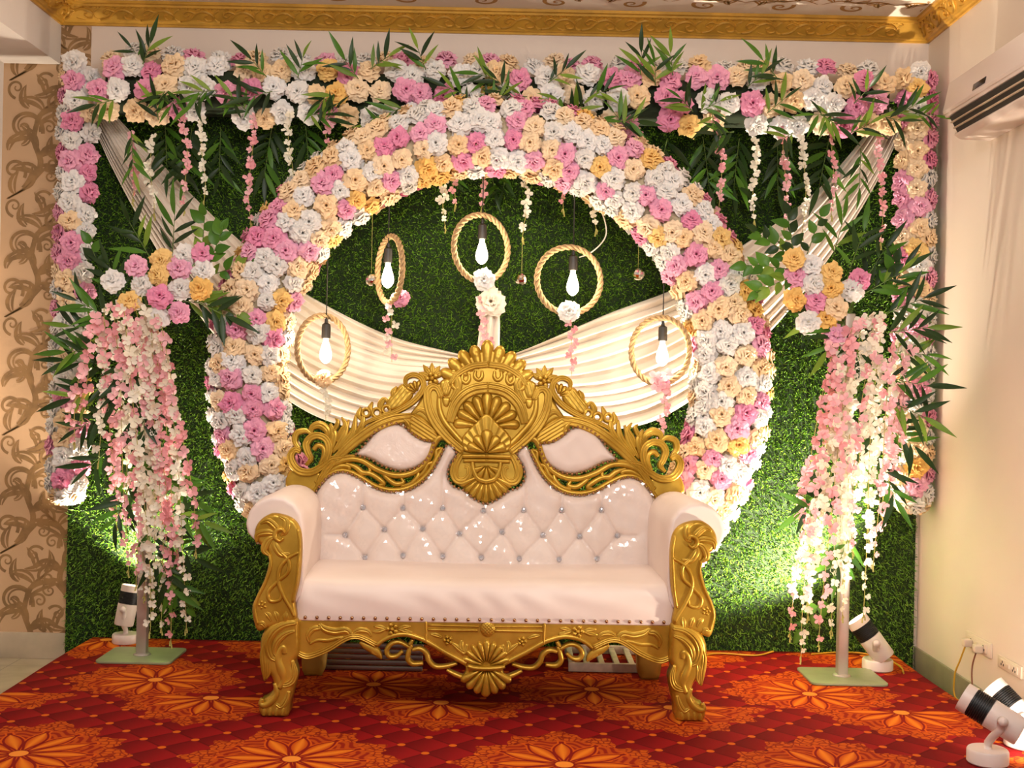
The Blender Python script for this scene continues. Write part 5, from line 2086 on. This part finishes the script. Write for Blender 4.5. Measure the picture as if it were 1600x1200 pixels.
def apron():
    mb = MB()
    half = [(464, 966), (463, 1000), (463, 1022), (478, 1030), (494, 1026), (515, 1017), (534, 1005), (549, 999), (566, 1001), (578, 1007), (589, 1012), (601, 1003), (616, 997), (634, 995), (652, 1000), (666, 1006), (690, 1021), (712, 1033), (727, 1042), (731, 1055), (738, 1066), (748, 1072), (752, 1085)]
    L = [PF.uv(*p) for p in half]
    tp, bt = PF.uv(760, 969)[1], PF.uv(760, 1088)[1]
    out = [(0, tp)] + [(L[0][0], tp)] + L[1:] + [(0, bt)] + [(-a, b) for a, b in L[:0:-1]] + [(-L[0][0], tp)]
    # straight segments, softened where they curve
    dense = []
    body = catmull(L[2:] + [(0, bt)] + [(-a, b) for a, b in L[:1:-1]], 5)
    dense = [(0, tp), (L[0][0] / 2, tp), (L[0][0], tp), L[1]] + [tuple(p) for p in body] + [(-L[1][0], L[1][1]), (-L[0][0], tp), (-L[0][0] / 2, tp)]
    relief(mb, dense, dome(.010, .010), .010, .040, PF.to, base=-.004)
    h = MB()

    def S(pts, hh=.012, pr='round', base=.004, n=6):
        stroke(h, PF, pts, hh, pr, base, .010, n)
    # edge moulding along the cut-out
    S([(466, 1020, 4), (480, 1025, 4.5), (496, 1021, 4.5), (516, 1012, 4.5), (535, 1000, 4.5), (550, 994, 4.5), (566, 996, 4), (588, 1007, 4)], .012, 'groove')
    S([(588, 1008, 3), (602, 998, 3.5), (618, 992, 4), (636, 991, 4), (654, 996, 4), (668, 1002, 4), (691, 1016, 4), (713, 1028, 4), (728, 1036, 4)], .012, 'round')
    # scrolling leaf by the leg
    S([(484, 1004, 2), (482, 992, 4.5), (490, 982, 5), (500, 980, 4), (499, 974, 2)], .013, 'leaf')
    S([(500, 974, 2), (508, 982, 6), (524, 986, 6.5), (540, 984, 6), (547, 990, 5), (543, 998, 3)], .014, 'leaf')
    S([(484, 1006, 2), (496, 1000, 3), (512, 1000, 3.5), (530, 996, 3), (544, 996, 2)], .009, 'round')
    S([(550, 990, 2), (562, 984, 5), (575, 986, 4), (580, 994, 2)], .010, 'leaf')
    # flower with two leaves
    rosette(h, PF, 613, 982, 11, .006, .013)
    for s_ in (-1, 1):
        for dx, dy in ((14, 2), (20, -4), (22, 5)):
            S([(613 + s_ * 9, 982, 2), (613 + s_ * (9 + dx * .5), 982 + dy * .7, 4), (613 + s_ * (9 + dx), 982 + dy, 1)], .010, 'leaf', n=4)
    # panel bars
    S([(666, 970, 2.4), (666, 988, 2.4), (666, 1004, 2.4)], .013, 'round')
    S([(669, 976, 1.6), (710, 977, 1.6), (748, 978, 1.6)], .010, 'round')
    S([(669, 983, 2.2), (710, 984, 2.2), (746, 984, 2.2)], .012, 'round')
    rosette(h, PF, 700, 1000, 8.5, .006, .012)
    S([(672, 990, 1.5), (682, 992, 4), (692, 996, 1.5)], .009, 'leaf', n=4)
    S([(706, 1004, 2), (716, 1012, 5), (726, 1018, 5), (730, 1006, 2)], .012, 'leaf')
    S([(722, 1000, 2), (720, 1010, 5), (726, 1022, 4)], .012, 'leaf')
    mirror(h)
    mb.add(h.v, h.f)
    lobes(mb, PF, 760, 1040, 6, 40, 8, 172, 9, .016, .006, .008, .20, .04, 1)
    lobes(mb, PF, 760, 1040, 4, 46, 202, 338, 7, .022, .006, .012, .12, .06, 1)
    stroke(mb, PF, [(731, 1039, 3), (742, 1042, 4), (760, 1043, 4.5), (778, 1042, 4), (789, 1040, 3)], .022, 'round', .010, .01)
    # pineapple boss
    a0, b0 = PF.uv(762, 982)
    relief(mb, [(a0 + .034 * cos(t), b0 + .036 * sin(t)) for t in np.linspace(0, 2 * pi, 20, endpoint=False)],
           lambda a, b, d: .018 * np.sqrt(1 - (1 - np.clip(d / .03, 0, 1)) ** 2) * (1 - .3 * np.abs(np.sin((a + b) * 220)) * np.abs(np.sin((a - b) * 220))), .004, .006, PF.to, base=.004)
    spart('apron', mb, M_gold)
    # pierced scrollwork under the apron
    w = MB()

    def W(pts):
        stroke(w, PF, pts, .014, 'round', -.008, .018, 6)
    W([(562, 1003, 3), (572, 1010, 6), (584, 1016, 7), (592, 1024, 5), (596, 1030, 1.5)])
    W([(588, 1010, 3), (582, 1018, 4), (590, 1024, 3)])
    W([(640, 1012, 3), (624, 1004, 3.4), (611, 1007, 3.8), (604, 1017, 4), (608, 1026, 4), (619, 1026, 3.6), (629, 1018, 2.6)])
    W([(640, 1008, 3.5), (645, 1000, 3)])
    W([(643, 1008, 3), (639, 1018, 4), (637, 1030, 4.2), (645, 1038, 4.2), (661, 1037, 3)])
    W([(644, 1016, 3), (656, 1014, 4), (666, 1021, 4.2), (670, 1033, 4.2), (680, 1042, 4), (696, 1042, 3.6), (714, 1037, 2.6)])
    W([(698, 1047, 2.6), (711, 1054, 3.8), (724, 1058, 3.8), (731, 1050, 3.8), (730, 1040, 3)])
    spart('apron_scrolls', w, M_gold)
    spart('apron_scrolls', mirrored(w), M_gold)


apron()
# side rails and back rail that close the carcass
cb = MB()
cb.box((-.93, .60, .30), (.93, .655, .62))
for s in (-1, 1):
    cb.box((min(s * .80, s * .93), .02, .34), (max(s * .80, s * .93), .64, .49))
spart('seat_frame', MB().add(cb.v, cb.f), M_gold_plain, None, False)
bp = MB().box((-.93, .69, .40), (.93, .70, .80))
spart('back_board', bp, M_gold_plain, None, False)
# ------------------------------------------------------------------ frames under the sofa
M_alu = mat('grey_aluminium', rgb(150, 146, 142), 0.35, 0.8)
M_slat = mat('chipped_white_slat', rgb(206, 196, 182), 0.6, vary=0.12, scale=20)


def under_sofa():
    a, b = on_level(506, 1042), on_level(662, 1042)
    root = thing('aluminium_grille', 'grey aluminium slatted panel lying under the sofa beside the rear leg', 'metal panel', a.lerp(b, .5))
    for k in range(5):
        y, z = 5.785 + k * .012, .002 + k * .025
        put('slat', soften(MB().box((a.x, y, z), (b.x, y + .02, z + .021)).mesh('slat', M_alu, False), .003), root, Matrix())
    a, b = on_level(888, 1050), on_level(1019, 1052)
    root = thing('white_grille', 'white slatted frame lying flat under the sofa', 'slatted frame', a.lerp(b, .5))
    for y0 in (a.y, a.y + .40):
        put('rail', soften(MB().box((a.x, y0, .002), (b.x, y0 + .022, .046)).mesh('rail', M_slat, False), .003), root, Matrix())
    for k in range(6):
        x = a.x + .005 + (b.x - a.x - .04) * k / 5
        put('slat', soften(MB().box((x, a.y + .022, .022), (x + .03, a.y + .40, .036)).mesh('slat', M_slat, False), .003), root, Matrix())


under_sofa()

# ------------------------------------------------------------------ air conditioner on the side wall
M_acw = mat('white_ac_plastic', rgb(226, 210, 200), 0.35)
M_acd = mat('dark_ac_opening', rgb(46, 40, 34), 0.6)
M_acl = mat('ac_louvre', rgb(196, 176, 150), 0.45)
M_screen = mat('dark_display', rgb(26, 28, 34), 0.15)


def air_conditioner():
    y0, y1 = 4.66, 5.60
    root = thing('air_conditioner', 'white split air conditioner mounted high on the side wall', 'air conditioner', (WALL_R, (y0 + y1) / 2, 2.66))

    def extr(prof, a, b):
        n = len(prof)
        vs = [(x, a, z) for x, z in prof] + [(x, b, z) for x, z in prof]
        return MB().add(vs, [tuple(range(n)), tuple(range(n, 2 * n))[::-1]] + [(k, n + k, n + (k + 1) % n, (k + 1) % n) for k in range(n)])
    xw = WALL_R - .001
    body = [(xw, 2.665), (2.135, 2.668), (2.105, 2.69), (2.14, 2.735), (2.10, 2.775), (2.062, 2.772), (2.058, 2.80), (2.085, 2.945), (2.12, 2.955), (xw, 2.955)]
    put('housing', soften(extr(body, y0, y1).mesh('housing', M_acw, False), .008, 2, 25), root, Matrix())
    # front panel, standing a little proud
    fp = [(2.056, 2.785), (2.050, 2.80), (2.078, 2.94), (2.084, 2.94), (2.064, 2.79)]
    put('front_panel', soften(extr(fp, y0 + .004, y1 - .004).mesh('front_panel', M_acw, False), .003), root, Matrix())
    op = [(2.108, 2.694), (2.068, 2.768), (2.10, 2.773), (2.138, 2.735)]
    put('outlet', extr(op, y0 + .04, y1 - .045).mesh('outlet', M_acd, False), root, Matrix())
    for k, (xx, zz) in enumerate(((2.070, 2.742), (2.084, 2.716))):
        lv = [(xx, zz), (xx + .004, zz - .006), (xx + .05, zz + .006), (xx + .048, zz + .012)]
        put('louvre', soften(extr(lv, y0 + .042, y1 - .047).mesh('louvre', M_acl, False), .002), root, Matrix())
    dp = put('display', soften(extr([(2.0515, 2.812), (2.0505, 2.813), (2.0555, 2.842), (2.0585, 2.842)], 5.10, 5.24).mesh('display', M_screen, False), .001), root, Matrix())


air_conditioner()

# ------------------------------------------------------------------ wall sockets, plugs, cables
M_switch = mat('ivory_socket', rgb(222, 206, 186), 0.4)
M_slot = mat('socket_slot', rgb(60, 46, 38), 0.6)


def wall_at(px, py, x=WALL_R):
    u, v = unroll(px, py)
    Y = x * F / u
    return Vector((x, Y, CAM_H - v * Y / F))


def socket(c0, c1, label, plugs):
    p, q = wall_at(*c0), wall_at(*c1)
    ya, yb, za, zb = min(p.y, q.y), max(p.y, q.y), min(p.z, q.z), max(p.z, q.z)
    X = WALL_R
    root = thing('wall_socket', label, 'wall socket', (X, (ya + yb) / 2, (za + zb) / 2), 0, 'electric sockets on the side wall')
    put('back_plate', soften(MB().box((X - .012, ya, za), (X - .0005, yb, zb)).mesh('plate', M_switch, False), .003), root, Matrix())
    w, h = yb - ya, zb - za
    fr = put('insert', soften(MB().box((X - .017, ya + w * .12, za + h * .2), (X - .010, yb - w * .12, zb - h * .2)).mesh('insert', M_switch, False), .002), root, Matrix())
    mb = MB()
    for t in (.24, .74):
        yc = ya + w * t
        for dy, dz in ((0, .12), (-.012, -.1), (.012, -.1)):
            mb.box((X - .0182, yc + dy - .004, za + h * (.5 + dz) - .005), (X - .016, yc + dy + .004, za + h * (.5 + dz) + .005))
    put('slots', mb.mesh('slots', M_slot, False), fr, Matrix())
    put('switch', soften(MB().box((X - .021, ya + w * .43, za + h * .32), (X - .0165, ya + w * .57, za + h * .68)).mesh('switch', M_switch, False), .002), root, Matrix())
    for t in plugs:
        yc = ya + w * t
        tag(put('power_plug', soften(MB().box((X - .058, yc - .022, za + h * .16), (X - .0185, yc + .022, za + h * .66)).mesh('plug', M_switch, False), .006)),
            'ivory plug in the double socket, ' + ('with the yellow wire' if t > .5 else 'with the brown wire'), 'plug', 'plugs in the double socket')
    return root, ya, yb, za, zb


_, ya, yb, za, zb = socket((1513, 985), (1551, 1030), 'ivory double socket with two plugs in it', (.72, .28))
socket((1563, 1022), (1599, 1062), 'empty ivory double socket nearest the camera', ())
M_yel = mat('yellow_wire', rgb(206, 158, 40), 0.5)
M_brn = mat('brown_wire', rgb(126, 66, 40), 0.5)
w_ = yb - ya


def cable(name, pts, r, m_, label):
    tag(put(name, MB().tube([tuple(p) for p in catmull([tuple(p) for p in pts], 8)], r, 6).mesh(name, m_)), label, 'cable')


cable('yellow_cable', [(WALL_R - .04, ya + w_ * .72, za + .03), (WALL_R - .06, ya + w_ * .80, za - .06), (WALL_R - .075, ya + w_ * .9, za - .15), (WALL_R - .08, ya + w_ * .7, za - .25), (WALL_R - .10, 5.2, .06), (2.10, 5.0, .03)], .0045, M_yel, 'yellow wire hanging from the plug to the stage')
cable('brown_cable', [(WALL_R - .04, ya + w_ * .28, za + .03), (WALL_R - .06, ya + w_ * .30, za - .06), (WALL_R - .08, ya + w_ * .1, za - .15), (WALL_R - .10, ya - .05, za - .22), (2.1, 5.0, .04), (2.06, 4.8, .03)], .004, M_brn, 'brown wire hanging from the plug to the stage')
cable('floor_cable', [on_level(x, y, .006) for x, y in ((1075, 1030), (1120, 1021), (1180, 1024), (1208, 1018))], .0045, M_yel, 'yellow cable on the carpet beside the sofa')
cable('floor_cable', [on_level(x, y, .006) for x, y in ((1268, 1022), (1310, 1019), (1350, 1021), (1385, 1029), (1407, 1042), (1412, 1052))], .0045, M_yel, 'yellow cable running behind the spotlight on the carpet')
